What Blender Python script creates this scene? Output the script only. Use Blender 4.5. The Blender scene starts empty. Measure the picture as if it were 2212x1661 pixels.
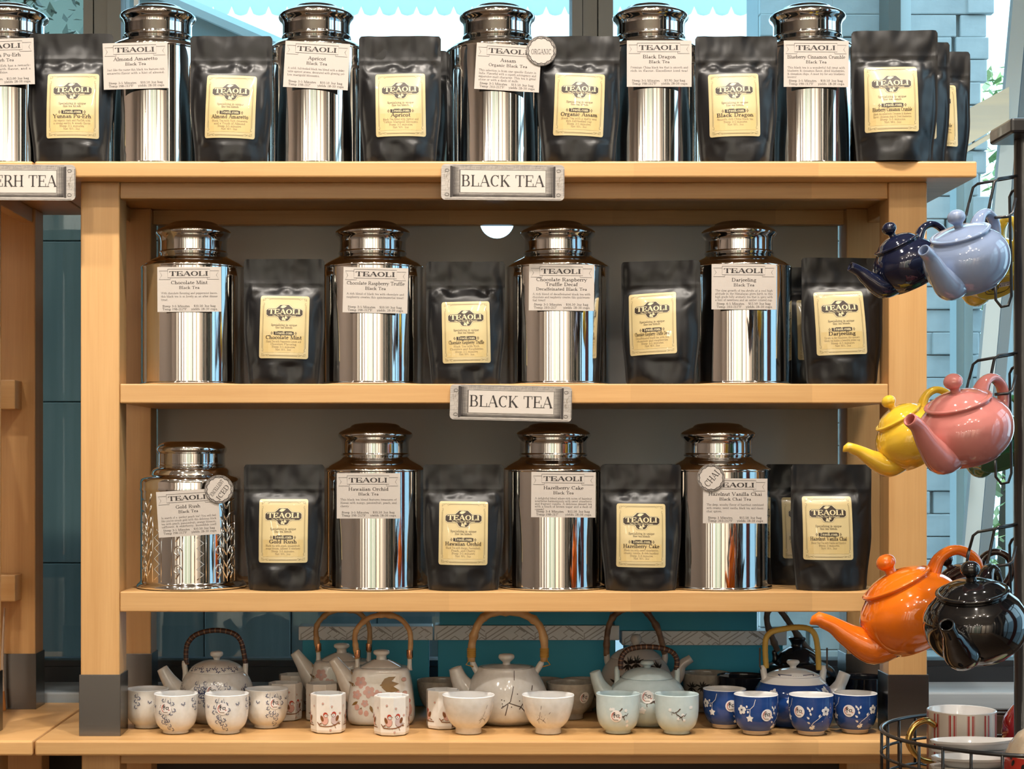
import bpy, bmesh, math, random
from mathutils import Vector, Matrix, noise

# ------------------------------------------------------------------ camera, sky, lights, exposure
C = bpy.context.scene.collection
SC = bpy.context.scene
K = 0.00079          # metres per photo pixel on the plane of the shelf posts (Y = 0)
D = 3770 * K         # camera distance to that plane
EYE = 1.45           # eye height
VX, VY = 970.0, 985.0

def PX(px, y=0.0): return (px - VX) * K * (D + y) / D
def PZ(py, y=0.0): return EYE + (VY - py) * K * (D + y) / D
def P(px, py, y=0.0): return Vector((PX(px, y), y, PZ(py, y)))
def PL(n, y=0.0): return n * K * (D + y) / D       # a length of n pixels at depth y

cam_data = bpy.data.cameras.new('camera')
cam = bpy.data.objects.new('camera', cam_data)
C.objects.link(cam)
cam.location = (0, -D, EYE)
cam.rotation_euler = (math.pi / 2, 0, 0)
cam_data.sensor_width = 36
cam_data.sensor_fit = 'HORIZONTAL'
cam_data.lens = 36 * 3770 / 2212
cam_data.shift_x = (1106 - VX) / 2212
cam_data.shift_y = (VY - 830.5) / 2212
cam_data.clip_start = 0.05
SC.camera = cam

w = bpy.data.worlds.new('sky')
SC.world = w
w.use_nodes = True
bg = w.node_tree.nodes['Background']
bg.inputs[0].default_value = (0.63, 0.83, 1.0, 1)
bg.inputs[1].default_value = 3.3

SC.view_settings.view_transform = 'Standard'
SC.view_settings.look = 'None'
SC.view_settings.gamma = 1
SC.view_settings.use_curve_mapping = False
SC.view_settings.exposure = 0.14
SC.cycles.max_bounces = 8
SC.cycles.diffuse_bounces = 3
SC.cycles.glossy_bounces = 5
SC.cycles.transmission_bounces = 5
SC.cycles.transparent_max_bounces = 8
SC.cycles.sample_clamp_indirect = 6.0
SC.cycles.caustics_reflective = False
SC.cycles.caustics_refractive = False
SC.cycles.use_denoising = True

WARM = (1.0, 0.91, 0.80)
def spot(name, loc, target, energy, size=62, blend=0.6, radius=0.03, color=WARM):
    l = bpy.data.lights.new(name, 'SPOT')
    l.energy = energy; l.color = color; l.spot_size = math.radians(size); l.spot_blend = blend
    l.shadow_soft_size = radius
    o = bpy.data.objects.new(name, l); C.objects.link(o)
    o.location = loc
    o.rotation_euler = (Vector(target) - Vector(loc)).to_track_quat('-Z', 'Y').to_euler()
    return o
def bulb(name, loc, energy, radius=0.02, color=WARM):
    l = bpy.data.lights.new(name, 'POINT')
    l.energy = energy; l.color = color; l.shadow_soft_size = radius
    o = bpy.data.objects.new(name, l); C.objects.link(o); o.location = loc
    return o
def area(name, loc, rot, sx, sy, energy, color=WARM):
    l = bpy.data.lights.new(name, 'AREA')
    l.shape = 'RECTANGLE'; l.size = sx; l.size_y = sy; l.energy = energy; l.color = color
    o = bpy.data.objects.new(name, l); C.objects.link(o); o.location = loc; o.rotation_euler = rot
    return o

# track spots just in front of the shelves (steep), a weak fill from further back, bulbs and added wall spots behind the camera
for i, x in enumerate((-2.0, -1.35, -0.68, -0.02, 0.64, 1.25)):
    spot('track_spot', (x, -0.80, 3.30), (x, -0.10, 1.30), 80, 75, 0.8, 0.03)
for i, x in enumerate((-1.2, 0.4)):
    spot('track_spot', (x, -1.70, 3.40), (x * 0.7, 0.0, 1.4), 45, 62, 0.7, 0.03)
rl = random.Random(5)
for i in range(16):
    bulb('string_bulb', (-1.9 + 0.16 * i + rl.uniform(-.05, .05), -3.9 + rl.uniform(-.5, .5), 2.55 + rl.uniform(-.25, .2)), 1.6, 0.018, (1, .88, .74))
for x, e in ((-3.0, 330), (-1.6, 540), (-0.3, 540), (1.0, 540), (1.9, 380)):
    spot('added_wall_spot', (x, -3.6, 3.45), (x * 1.05, -6.2, 1.5), e, 95, 0.8, 0.05, (1, .93, .84))  # added spots, unseen: the lit wall brightens canister reflections and shelf interiors
spot('added_wall_spot', (-2.2, -2.2, 3.45), (-4.0, -2.4, 1.4), 200, 100, 0.8, 0.05, (1, .90, .78))  # same added spots, for the left wall
spot('added_wall_spot', (-2.2, -0.9, 3.45), (-4.0, -0.9, 1.4), 120, 100, 0.8, 0.05, (1, .90, .78))
for x, y, e in ((-0.9, -2.5, 9), (-0.2, -2.7, 9), (0.5, -2.45, 9), (1.2, -2.7, 9), (0.15, -2.2, 6), (0.85, -2.15, 6)):
    bulb('ceiling_bulb', (x, y, 3.42), e, 0.035)

# ------------------------------------------------------------------ helpers
def hexlin(r, g, b):
    f = lambda c: (c / 255 / 12.92) if c / 255 <= 0.04045 else ((c / 255 + 0.055) / 1.055) ** 2.4
    return (f(r), f(g), f(b), 1)

def mat(name, col, rough=0.5, metal=0.0, coat=0.0, spec=0.5, var=None, bump=None):
    """principled material; var = (second colour, scale xyz, contrast lo, hi), bump = (scale xyz, strength, distance)"""
    m = bpy.data.materials.new(name); m.use_nodes = True
    n = m.node_tree.nodes; L = m.node_tree.links
    b = n['Principled BSDF']
    c = tuple(col[:3]) + (1,)
    b.inputs['Base Color'].default_value = c
    b.inputs['Roughness'].default_value = rough
    b.inputs['Metallic'].default_value = metal
    b.inputs['Coat Weight'].default_value = coat
    b.inputs['Coat Roughness'].default_value = 0.04
    b.inputs['Specular IOR Level'].default_value = spec
    def noisetex(scale, detail=5):
        tc = n.new('ShaderNodeTexCoord'); mp = n.new('ShaderNodeMapping'); t = n.new('ShaderNodeTexNoise')
        mp.inputs['Scale'].default_value = scale
        t.inputs['Scale'].default_value = 1; t.inputs['Detail'].default_value = detail
        L.new(tc.outputs['Object'], mp.inputs['Vector']); L.new(mp.outputs[0], t.inputs['Vector'])
        return t
    if var:
        t = noisetex(var[1]); r = n.new('ShaderNodeValToRGB')
        r.color_ramp.elements[0].position = var[2]; r.color_ramp.elements[1].position = var[3]
        r.color_ramp.elements[0].color = c
        r.color_ramp.elements[1].color = tuple(var[0][:3]) + (1,)
        L.new(t.outputs['Fac'], r.inputs[0]); L.new(r.outputs[0], b.inputs['Base Color'])
    if bump:
        t = noisetex(bump[0], 3); bm_ = n.new('ShaderNodeBump')
        bm_.inputs['Strength'].default_value = bump[1]; bm_.inputs['Distance'].default_value = bump[2]
        L.new(t.outputs['Fac'], bm_.inputs['Height']); L.new(bm_.outputs[0], b.inputs['Normal'])
    return m

def wood(name, light, dark, axis, rough=0.38, seg=0.31):
    """planed maple: grain streaks along axis, faint board-to-board tint"""
    m = bpy.data.materials.new(name); m.use_nodes = True
    n = m.node_tree.nodes; L = m.node_tree.links
    b = n['Principled BSDF']; b.inputs['Roughness'].default_value = rough
    tc = n.new('ShaderNodeTexCoord')
    def nz(scales, detail):
        mp = n.new('ShaderNodeMapping'); t = n.new('ShaderNodeTexNoise')
        mp.inputs['Scale'].default_value = scales
        t.inputs['Scale'].default_value = 1; t.inputs['Detail'].default_value = detail
        L.new(tc.outputs['Object'], mp.inputs['Vector']); L.new(mp.outputs[0], t.inputs['Vector']); return t
    def sc(a, c): return tuple(a if i == axis else c for i in range(3))
    g1 = nz(sc(2.2, 42), 6); g2 = nz(sc(9, 320), 3); g3 = nz(sc(1.4, 5), 3)
    r = n.new('ShaderNodeValToRGB')
    r.color_ramp.elements[0].position = 0.32; r.color_ramp.elements[1].position = 0.62
    r.color_ramp.elements[0].color = dark; r.color_ramp.elements[1].color = light
    a = n.new('ShaderNodeMath'); a.operation = 'MULTIPLY_ADD'; a.inputs[1].default_value = 0.55
    a2 = n.new('ShaderNodeMath'); a2.operation = 'MULTIPLY_ADD'; a2.inputs[1].default_value = 0.25
    a3 = n.new('ShaderNodeMath'); a3.operation = 'MULTIPLY'; a3.inputs[1].default_value = 0.2
    L.new(g3.outputs['Fac'], a3.inputs[0])
    L.new(g2.outputs['Fac'], a2.inputs[0]); L.new(a3.outputs[0], a2.inputs[2])
    L.new(g1.outputs['Fac'], a.inputs[0]); L.new(a2.outputs[0], a.inputs[2])
    L.new(a.outputs[0], r.inputs[0])
    # finger-jointed lengths: a slightly different tint for each length
    sx = n.new('ShaderNodeSeparateXYZ'); L.new(tc.outputs['Object'], sx.inputs[0])
    dv = n.new('ShaderNodeMath'); dv.operation = 'DIVIDE'; dv.inputs[1].default_value = seg
    L.new(sx.outputs[axis], dv.inputs[0])
    fl = n.new('ShaderNodeMath'); fl.operation = 'FLOOR'; L.new(dv.outputs[0], fl.inputs[0])
    wn = n.new('ShaderNodeTexWhiteNoise'); wn.noise_dimensions = '1D'; L.new(fl.outputs[0], wn.inputs['W'])
    mr = n.new('ShaderNodeMapRange'); mr.inputs['To Min'].default_value = 0.90; mr.inputs['To Max'].default_value = 1.06
    L.new(wn.outputs['Value'], mr.inputs['Value'])
    hs = n.new('ShaderNodeHueSaturation'); L.new(mr.outputs[0], hs.inputs['Value']); L.new(r.outputs[0], hs.inputs['Color'])
    L.new(hs.outputs[0], b.inputs['Base Color'])
    bp = n.new('ShaderNodeBump'); bp.inputs['Strength'].default_value = 0.08; bp.inputs['Distance'].default_value = 0.001
    L.new(g2.outputs['Fac'], bp.inputs['Height']); L.new(bp.outputs[0], b.inputs['Normal'])
    return m

class MB:
    """collects geometry, then links it as ONE mesh object"""
    def __init__(s): s.v = []; s.f = []; s.m = []; s.sm = []
    def add(s, vs, fs, mi=0, smooth=False, M=None):
        o = len(s.v)
        for p in vs:
            p = Vector(p)
            s.v.append(M @ p if M else p)
        for f in fs:
            s.f.append(tuple(i + o for i in f)); s.m.append(mi); s.sm.append(smooth)
    def box(s, a, b, mi=0, M=None, bev=0.0):
        x0, y0, z0 = (min(a[i], b[i]) for i in range(3)); x1, y1, z1 = (max(a[i], b[i]) for i in range(3))
        if bev <= 0:
            s.add([(x0,y0,z0),(x1,y0,z0),(x1,y1,z0),(x0,y1,z0),(x0,y0,z1),(x1,y0,z1),(x1,y1,z1),(x0,y1,z1)],
                  [(0,3,2,1),(4,5,6,7),(0,1,5,4),(1,2,6,5),(2,3,7,6),(3,0,4,7)], mi, False, M)
            return
        e = min(bev, (x1-x0)*.45, (y1-y0)*.45, (z1-z0)*.45)
        bm = bmesh.new()
        bmesh.ops.create_cube(bm, size=1)
        for v in bm.verts:
            v.co = Vector(((x0+x1)/2 + v.co.x*(x1-x0), (y0+y1)/2 + v.co.y*(y1-y0), (z0+z1)/2 + v.co.z*(z1-z0)))
        bmesh.ops.bevel(bm, geom=bm.edges[:], offset=e, segments=2, affect='EDGES', profile=0.5)
        bm.verts.index_update()
        s.add([v.co.copy() for v in bm.verts], [tuple(v.index for v in f.verts) for f in bm.faces], mi, False, M)
        bm.free()
    def lathe(s, prof, seg=40, mi=0, M=None, smooth=True, hard=False, sx=1.0, sy=1.0, a0=0.0):
        """prof: list of (r, z)"""
        vs = []; fs = []; rings = []
        if hard:      # support rings keep long straight walls straight under smooth shading
            q = [prof[0]]
            for a, c in zip(prof, prof[1:]):
                l = math.hypot(c[0]-a[0], c[1]-a[1])
                if l > .012:
                    e = min(.0005/l, .2)
                    for t in (e, 1-e): q.append((a[0]+(c[0]-a[0])*t, a[1]+(c[1]-a[1])*t))
                q.append(c)
            prof = q
        for r, z in prof:
            if abs(r) < 1e-7:
                rings.append([len(vs)]); vs.append((0, 0, z))
            else:
                st = len(vs); rings.append(list(range(st, st + seg)))
                for i in range(seg):
                    a = a0 + 2*math.pi*i/seg
                    vs.append((r*math.cos(a)*sx, r*math.sin(a)*sy, z))
        for A, B in zip(rings, rings[1:]):
            if len(A) == 1 and len(B) == 1: continue
            for i in range(seg):
                j = (i+1) % seg
                if len(A) == 1: fs.append((A[0], B[j], B[i]))
                elif len(B) == 1: fs.append((A[i], A[j], B[0]))
                else: fs.append((A[i], A[j], B[j], B[i]))
        s.add(vs, fs, mi, smooth, M)
    def tube(s, pts, rad, seg=8, mi=0, M=None, caps=True, smooth=True, mis=None, flat=1.0, closed=False):
        pts = [Vector(p) for p in pts]; n = len(pts)
        if not hasattr(rad, '__len__'): rad = [rad]*n
        vs = []; fs = []; ms = []
        t0 = (pts[1]-pts[0]).normalized()
        up = Vector((0,1,0)) if abs(t0.y) < 0.9 else Vector((1,0,0))
        nrm = (up - t0*up.dot(t0)).normalized()
        pt = t0
        for i, p in enumerate(pts):
            if closed: t = (pts[(i+1)%n]-pts[i-1])
            else: t = (pts[min(i+1,n-1)]-pts[max(i-1,0)])
            t = t.normalized() if t.length > 1e-9 else pt
            if t.dot(pt) < -0.2: t = -t      # a tube folded back into itself keeps its frame
            nrm = (nrm - t*nrm.dot(t))
            nrm = nrm.normalized() if nrm.length > 1e-9 else Vector((0,1,0))
            bn = t.cross(nrm)
            for k in range(seg):
                a = 2*math.pi*k/seg
                vs.append(p + nrm*(rad[i]*flat*math.cos(a)) + bn*(rad[i]*math.sin(a)))
            pt = t
        o = len(s.v)
        for p in vs: s.v.append(M @ p if M else p)
        for i in range(n if closed else n-1):
            j = (i+1) % n
            for k in range(seg):
                l = (k+1) % seg
                s.f.append((o+i*seg+k, o+i*seg+l, o+j*seg+l, o+j*seg+k))
                s.m.append(mis[i] if mis else mi); s.sm.append(smooth)
        if caps and not closed:
            s.f.append(tuple(o+k for k in range(seg-1,-1,-1))); s.m.append(mis[0] if mis else mi); s.sm.append(False)
            s.f.append(tuple(o+(n-1)*seg+k for k in range(seg))); s.m.append(mis[-1] if mis else mi); s.sm.append(False)
    def grid(s, fn, nu, nv, mi=0, smooth=True, M=None):
        vs = [fn(i/nu, j/nv) for j in range(nv+1) for i in range(nu+1)]
        fs = [(j*(nu+1)+i, j*(nu+1)+i+1, (j+1)*(nu+1)+i+1, (j+1)*(nu+1)+i) for j in range(nv) for i in range(nu)]
        s.add(vs, fs, mi, smooth, M)
    def prism(s, poly, y0, y1, mi=0, M=None):
        """poly: (x, z) counter-clockwise seen from -Y; extruded from y0 (front) to y1 (back)"""
        n = len(poly)
        vs = [(x, y0, z) for x, z in poly] + [(x, y1, z) for x, z in poly]
        fs = [tuple(range(n)), tuple(range(2*n-1, n-1, -1))]
        fs += [(i, i+n, (i+1)%n+n, (i+1)%n) for i in range(n)]
        s.add(vs, fs, mi, False, M)
    def mesh(s, name, mats):
        me = bpy.data.meshes.new(name)
        me.from_pydata([tuple(v) for v in s.v], [], s.f)
        for m in (mats if isinstance(mats, (list, tuple)) else [mats]): me.materials.append(m)
        me.polygons.foreach_set('material_index', s.m)
        me.polygons.foreach_set('use_smooth', s.sm)
        me.update()
        return me

def link(name, me, parent=None, loc=None, rot=None):
    o = bpy.data.objects.new(name, me); C.objects.link(o)
    if parent: o.parent = parent
    if loc is not None: o.location = loc
    if rot is not None: o.rotation_euler = rot
    return o
def obj(name, mb, mats, parent=None, loc=None, rot=None, label=None):
    o = link(name, mb.mesh(name, mats), parent, loc, rot)
    if label: o['label'] = label
    return o
def tag(o, label, cat, group=None, kind=None):
    if label: o['label'] = label
    if cat: o['category'] = cat
    if group: o['group'] = group
    if kind: o['kind'] = kind
    return o
def thing(name, label, cat, loc=(0,0,0), rot=(0,0,0), group=None):
    o = bpy.data.objects.new(name, None); C.objects.link(o)
    o.location = loc; o.rotation_euler = rot; o.empty_display_size = 0.05
    return tag(o, label, cat, group)
def struct(name, mb, mats, parent=None):
    o = obj(name, mb, mats, parent)
    if not parent: o['kind'] = 'structure'
    return o
def copy_tree(o, parent=None):
    c = o.copy(); C.objects.link(c)
    if parent: c.parent = parent
    for ch in list(o.children): copy_tree(ch, c)
    return c

def bez(pts, n=24):
    """Catmull-Rom through pts"""
    pts = [Vector(p) for p in pts]
    q = [pts[0]*2-pts[1]] + pts + [pts[-1]*2-pts[-2]]
    out = []; m = len(pts)-1
    for i in range(n+1):
        t = i/n*m; k = min(int(t), m-1); t -= k
        a, b, c, d = q[k:k+4]
        out.append(0.5*((2*b)+(c-a)*t+(2*a-5*b+4*c-d)*t*t+(3*b-a-3*c+d)*t*t*t))
    return out
def spl(prof, n=4):
    """a lathe profile smoothed through its points"""
    return [(max(0.0, v.x), v.z) for v in bez([(r, 0, z) for r, z in prof], n*(len(prof)-1))]
def lerp(a, b, t): return a+(b-a)*t
def interp(xs, ys, x):
    if x <= xs[0]: return ys[0]
    for i in range(1, len(xs)):
        if x <= xs[i]:
            t = (x-xs[i-1])/(xs[i]-xs[i-1]) if xs[i] > xs[i-1] else 0
            return lerp(ys[i-1], ys[i], t)
    return ys[-1]
def smooth(a, b, x):
    t = max(0, min(1, (x-a)/(b-a))); return t*t*(3-2*t)
def radii(vals, n):
    m = len(vals)-1
    return [interp(list(range(m+1)), vals, i/n*m) for i in range(n+1)]
# ------------------------------------------------------------------ a serif face drawn as strokes (thick stems, hairline joins)
GL = {}
def gl(ch, adv, *st): GL[ch] = (adv, st)
X = .44
def _define():
    V, H, Dg, O, S, B, U = 'V', 'H', 'D', 'O', 'S', 'B', 'U'
    gl('A', .72, (Dg,.08,0,.36,.68,'h'), (Dg,.36,.68,.63,0,'t'), (H,.18,.54,.22), (S,.08,0), (S,.63,0))
    gl('B', .66, (V,.15,0,.68,'bt'), (H,.1,.36,.68), (H,.1,.38,0), (H,.15,.36,.36), (O,.36,.52,.17,.16,90,-90), (O,.38,.18,.2,.18,90,-90))
    gl('C', .68, (O,.37,.34,.3,.34,48,312), (U,.58,.46,.68))
    gl('D', .73, (V,.15,0,.68,'bt'), (H,.1,.34,.68), (H,.1,.34,0), (O,.34,.34,.31,.34,90,-90))
    gl('E', .64, (V,.15,0,.68,'bt'), (H,.06,.56,.68), (H,.06,.58,0), (H,.15,.44,.35), (U,.56,.5,.68), (U,.58,0,.19), (U,.44,.26,.44))
    gl('F', .6, (V,.15,0,.68,'bt'), (H,.06,.56,.68), (H,.15,.42,.35), (U,.56,.5,.68), (U,.42,.26,.44))
    gl('G', .74, (O,.37,.34,.3,.34,48,320), (U,.58,.46,.68), (V,.6,.02,.28,'t'))
    gl('H', .74, (V,.15,0,.68,'bt'), (V,.59,0,.68,'bt'), (H,.15,.59,.35))
    gl('I', .34, (V,.17,0,.68,'bt'))
    gl('J', .46, (V,.3,.15,.68,'t'), (O,.19,.15,.11,.15,0,-170))
    gl('K', .72, (V,.15,0,.68,'bt'), (Dg,.15,.24,.56,.68,'h'), (Dg,.28,.38,.61,0,'t'), (S,.56,.68), (S,.61,0))
    gl('L', .6, (V,.15,0,.68,'bt'), (H,.06,.54,0), (U,.54,0,.22))
    gl('M', .88, (V,.72,0,.68,'bt'), (Dg,.14,.68,.43,0,'t'), (Dg,.43,0,.7,.68,'h'), (Dg,.14,0,.14,.68,'h'), (S,.14,0), (S,.12,.68))
    gl('N', .74, (Dg,.14,0,.14,.68,'h'), (Dg,.14,.68,.6,0,'t'), (Dg,.6,0,.6,.68,'h'), (S,.14,0), (S,.12,.68), (S,.6,.68))
    gl('O', .74, (O,.37,.34,.31,.34,0,360))
    gl('P', .64, (V,.15,0,.68,'bt'), (H,.1,.36,.68), (H,.15,.36,.33), (O,.36,.505,.2,.175,90,-90))
    gl('Q', .74, (O,.37,.34,.31,.34,0,360), (Dg,.4,.12,.62,-.12,'t'))
    gl('R', .7, (V,.15,0,.68,'bt'), (H,.1,.36,.68), (H,.15,.36,.34), (O,.36,.51,.19,.17,90,-90), (Dg,.36,.34,.6,0,'t'), (S,.62,0))
    gl('S', .54, (O,.28,.51,.18,.17,35,250), (O,.27,.18,.2,.18,70,-145), (Dg,.14,.44,.42,.25,'t'), (U,.44,.5,.66), (U,.09,.03,.18))
    gl('T', .66, (V,.33,0,.68,'b'), (H,.05,.61,.68), (U,.05,.5,.68), (U,.61,.5,.68))
    gl('U', .72, (V,.15,.2,.68,'t'), (O,.36,.2,.21,.2,180,360), (Dg,.57,.2,.57,.68,'h'), (S,.57,.68))
    gl('V', .7, (Dg,.08,.68,.35,0,'t'), (Dg,.35,0,.62,.68,'h'), (S,.08,.68), (S,.62,.68))
    gl('W', .98, (Dg,.08,.68,.3,0,'t'), (Dg,.3,0,.5,.68,'h'), (Dg,.46,.68,.68,0,'t'), (Dg,.68,0,.9,.68,'h'), (S,.08,.68), (S,.48,.68), (S,.9,.68))
    gl('X', .7, (Dg,.1,.68,.6,0,'t'), (Dg,.1,0,.6,.68,'h'), (S,.1,0), (S,.6,0), (S,.1,.68), (S,.6,.68))
    gl('Y', .7, (Dg,.08,.68,.35,.3,'t'), (Dg,.35,.3,.62,.68,'h'), (V,.35,0,.3,'b'), (S,.08,.68), (S,.62,.68))
    gl('Z', .6, (H,.08,.52,.68), (H,.08,.52,0), (Dg,.08,0,.5,.68,'t'))
    gl('a', .48, (V,.34,.03,.3,''), (O,.22,.3,.12,.14,0,150), (O,.21,.13,.14,.13,0,360), (H,.34,.45,.02))
    gl('b', .53, (V,.12,0,.7,'l'), (O,.28,.215,.19,.22,150,-150))
    gl('c', .43, (O,.24,.215,.19,.22,45,315), (B,.36,.34))
    gl('d', .53, (V,.4,0,.7,'l'), (O,.25,.215,.19,.22,30,330), (H,.4,.5,.01))
    gl('e', .44, (O,.23,.215,.19,.22,0,312), (H,.05,.41,.24))
    gl('f', .31, (V,.14,0,.55,'b'), (O,.26,.54,.12,.16,180,50), (H,.03,.29,.43))
    gl('g', .48, (O,.22,.29,.14,.15,0,360), (O,.23,-.06,.19,.11,0,360), (Dg,.12,.17,.1,.06,'h'), (H,.3,.45,.43))
    gl('h', .54, (V,.12,0,.7,'lb'), (O,.27,.26,.14,.18,165,0), (V,.41,0,.26,'b'))
    gl('i', .27, (V,.13,0,.43,'lb'), (B,.13,.6))
    gl('j', .3, (V,.16,-.1,.43,'l'), (B,.16,.6), (O,.07,-.1,.09,.1,0,-120))
    gl('k', .53, (V,.12,0,.7,'lb'), (Dg,.12,.16,.38,.43,'h'), (Dg,.22,.26,.43,0,'t'), (S,.38,.43), (S,.43,0))
    gl('l', .27, (V,.13,0,.7,'lb'))
    gl('m', .82, (V,.12,0,.43,'lb'), (O,.26,.26,.14,.18,165,0), (V,.4,0,.26,'b'), (O,.54,.26,.14,.18,165,0), (V,.68,0,.26,'b'))
    gl('n', .54, (V,.12,0,.43,'lb'), (O,.27,.26,.14,.18,165,0), (V,.41,0,.26,'b'))
    gl('o', .49, (O,.245,.215,.2,.22,0,360))
    gl('p', .53, (V,.12,-.2,.43,'lb'), (O,.28,.215,.19,.22,150,-150))
    gl('q', .53, (V,.4,-.2,.43,'b'), (O,.25,.215,.19,.22,30,330))
    gl('r', .38, (V,.12,0,.43,'lb'), (O,.27,.27,.14,.16,170,70), (B,.32,.38))
    gl('s', .39, (O,.2,.325,.12,.11,40,250), (O,.19,.11,.14,.115,70,-145), (Dg,.1,.27,.3,.16,'t'))
    gl('t', .35, (V,.15,.09,.58,''), (O,.25,.1,.1,.1,180,310), (H,.03,.3,.43))
    gl('u', .54, (V,.12,.15,.43,'l'), (O,.27,.15,.15,.15,180,350), (V,.41,0,.43,'l'), (H,.41,.51,.01))
    gl('v', .5, (Dg,.07,.43,.25,0,'t'), (Dg,.25,0,.43,.43,'h'), (S,.07,.43), (S,.43,.43))
    gl('w', .7, (Dg,.07,.43,.22,0,'t'), (Dg,.22,0,.36,.43,'h'), (Dg,.34,.43,.48,0,'t'), (Dg,.48,0,.63,.43,'h'), (S,.07,.43), (S,.63,.43))
    gl('x', .5, (Dg,.08,.43,.42,0,'t'), (Dg,.08,0,.42,.43,'h'), (S,.08,0), (S,.42,0), (S,.08,.43), (S,.42,.43))
    gl('y', .5, (Dg,.07,.43,.26,0,'t'), (Dg,.14,-.2,.43,.43,'h'), (B,.12,-.18), (S,.07,.43), (S,.43,.43))
    gl('z', .44, (H,.06,.38,.43), (H,.06,.38,0), (Dg,.06,0,.36,.43,'t'))
    gl('0', .5, (O,.25,.33,.18,.33,0,360))
    gl('1', .4, (V,.2,0,.66,'b'), (Dg,.2,.66,.09,.57,'h'))
    gl('2', .5, (O,.25,.5,.16,.16,160,-20), (Dg,.4,.43,.08,.02,'h'), (H,.08,.42,.02), (U,.42,.0,.12))
    gl('3', .5, (O,.24,.5,.15,.16,150,-90), (O,.23,.17,.18,.17,90,-150))
    gl('4', .5, (V,.32,0,.66,'b'), (Dg,.32,.66,.05,.2,'h'), (H,.05,.45,.2))
    gl('5', .5, (O,.23,.2,.18,.2,120,-150), (Dg,.11,.36,.13,.66,'h'), (H,.13,.4,.65))
    gl('6', .5, (O,.25,.2,.18,.2,0,360), (O,.3,.3,.24,.36,180,80))
    gl('7', .48, (H,.07,.42,.65), (Dg,.42,.65,.2,0,'t'), (U,.07,.53,.65))
    gl('8', .5, (O,.25,.5,.15,.16,0,360), (O,.25,.17,.19,.17,0,360))
    gl('9', .5, (O,.25,.46,.18,.2,0,360), (O,.2,.36,.24,.36,0,-100))
    gl('.', .26, (B,.12,.05)); gl(',', .26, (B,.12,.05), (Dg,.13,.05,.08,-.1,'h'))
    gl('!', .3, (B,.14,.05), (V,.14,.2,.68,'')); gl('-', .34, (H,.04,.3,.22), (H,.04,.3,.25))
    gl("'", .2, (Dg,.1,.68,.08,.5,'t')); gl('°', .3, (O,.14,.58,.1,.1,0,360))
    gl('$', .5, (O,.26,.48,.15,.15,35,250), (O,.25,.19,.16,.17,70,-145), (Dg,.15,.42,.38,.25,'t'), (Dg,.255,-.06,.255,.74,'h'))
    gl('&', .74, (O,.3,.53,.12,.14,0,360), (O,.27,.17,.2,.18,40,330), (Dg,.2,.47,.62,0,'t'), (Dg,.44,.06,.62,.34,'h'))
    gl('?', .44, (O,.21,.52,.14,.15,160,-60), (Dg,.25,.39,.2,.2,'h'), (B,.2,.05))
    gl(' ', .32)
_define()
_gc = {}
def ribbon(pts, ws):
    n = len(pts); L = []; R = []
    for i in range(n):
        a = pts[max(0,i-1)]; b = pts[min(n-1,i+1)]
        dx, dy = b[0]-a[0], b[1]-a[1]; l = math.hypot(dx, dy) or 1e-9
        nx, ny = -dy/l*ws[i]/2, dx/l*ws[i]/2
        L.append((pts[i][0]+nx, pts[i][1]+ny)); R.append((pts[i][0]-nx, pts[i][1]-ny))
    return [(R[i], R[i+1], L[i+1], L[i]) for i in range(n-1)]
def rectq(x0, y0, x1, y1): return (x0,y0),(x1,y0),(x1,y1),(x0,y1)
def glyph(ch, t, h):
    key = (ch, t, h)
    if key in _gc: return _gc[key]
    adv, st = GL.get(ch, GL['o']); q = []
    sl = .07 + t*.45
    for s in st:
        k = s[0]
        if k == 'V':
            _, x, y0, y1, f = s
            q.append(rectq(x-t/2, y0, x+t/2, y1))
            if 'b' in f: q.append(rectq(x-sl, y0, x+sl, y0+h))
            if 't' in f: q.append(rectq(x-sl, y1-h, x+sl, y1))
            if 'l' in f: q.append(((x-sl, y1-h*1.6),(x, y1-h*1.6),(x, y1),(x-sl*.6, y1-h*.3)))
        elif k == 'H': q.append(rectq(s[1], s[3]-h*(1 if s[3]>.3 else 0), s[2], s[3]+h*(0 if s[3]>.3 else 1)))
        elif k == 'D':
            wd = t if s[5] == 't' else h
            q += ribbon([(s[1],s[2]),(s[3],s[4])], [wd, wd])
        elif k == 'S':
            y = s[2]; q.append(rectq(s[1]-sl*.9, y-(h if y>.3 else 0), s[1]+sl*.9, y+(0 if y>.3 else h)))
        elif k == 'U':
            q.append(((s[1]-h*.7, s[2]),(s[1]+h*.7, s[2]),(s[1]+h*.7, s[3]),(s[1]-h*.7, s[3])))
        elif k == 'B':
            r = .032 + t*.25
            q.append(((s[1]-r,s[2]-r*.5),(s[1]-r*.5,s[2]-r),(s[1]+r*.5,s[2]-r),(s[1]+r,s[2]-r*.5)))
            q.append(((s[1]-r,s[2]-r*.5),(s[1]+r,s[2]-r*.5),(s[1]+r,s[2]+r*.5),(s[1]-r,s[2]+r*.5)))
            q.append(((s[1]-r,s[2]+r*.5),(s[1]+r,s[2]+r*.5),(s[1]+r*.5,s[2]+r),(s[1]-r*.5,s[2]+r)))
        elif k == 'O':
            _, cx, cy, rx, ry, a0, a1 = s
            n = max(4, int(abs(a1-a0)/ (20 if rx > .25 else 30)))
            pts = []; ws = []
            for i in range(n+1):
                a = math.radians(lerp(a0, a1, i/n))
                pts.append((cx+(rx-t*.25)*math.cos(a), cy+(ry-h*.5)*math.sin(a)))
                ws.append(h+(t*1.05-h)*abs(math.cos(a))**1.6)
            q += ribbon(pts, ws)
    _gc[key] = (adv, q)
    return _gc[key]
def text_width(s, size, xs=1.0, track=0.0): return sum(GL.get(c, GL['o'])[0]+track for c in s)*size*xs
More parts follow.
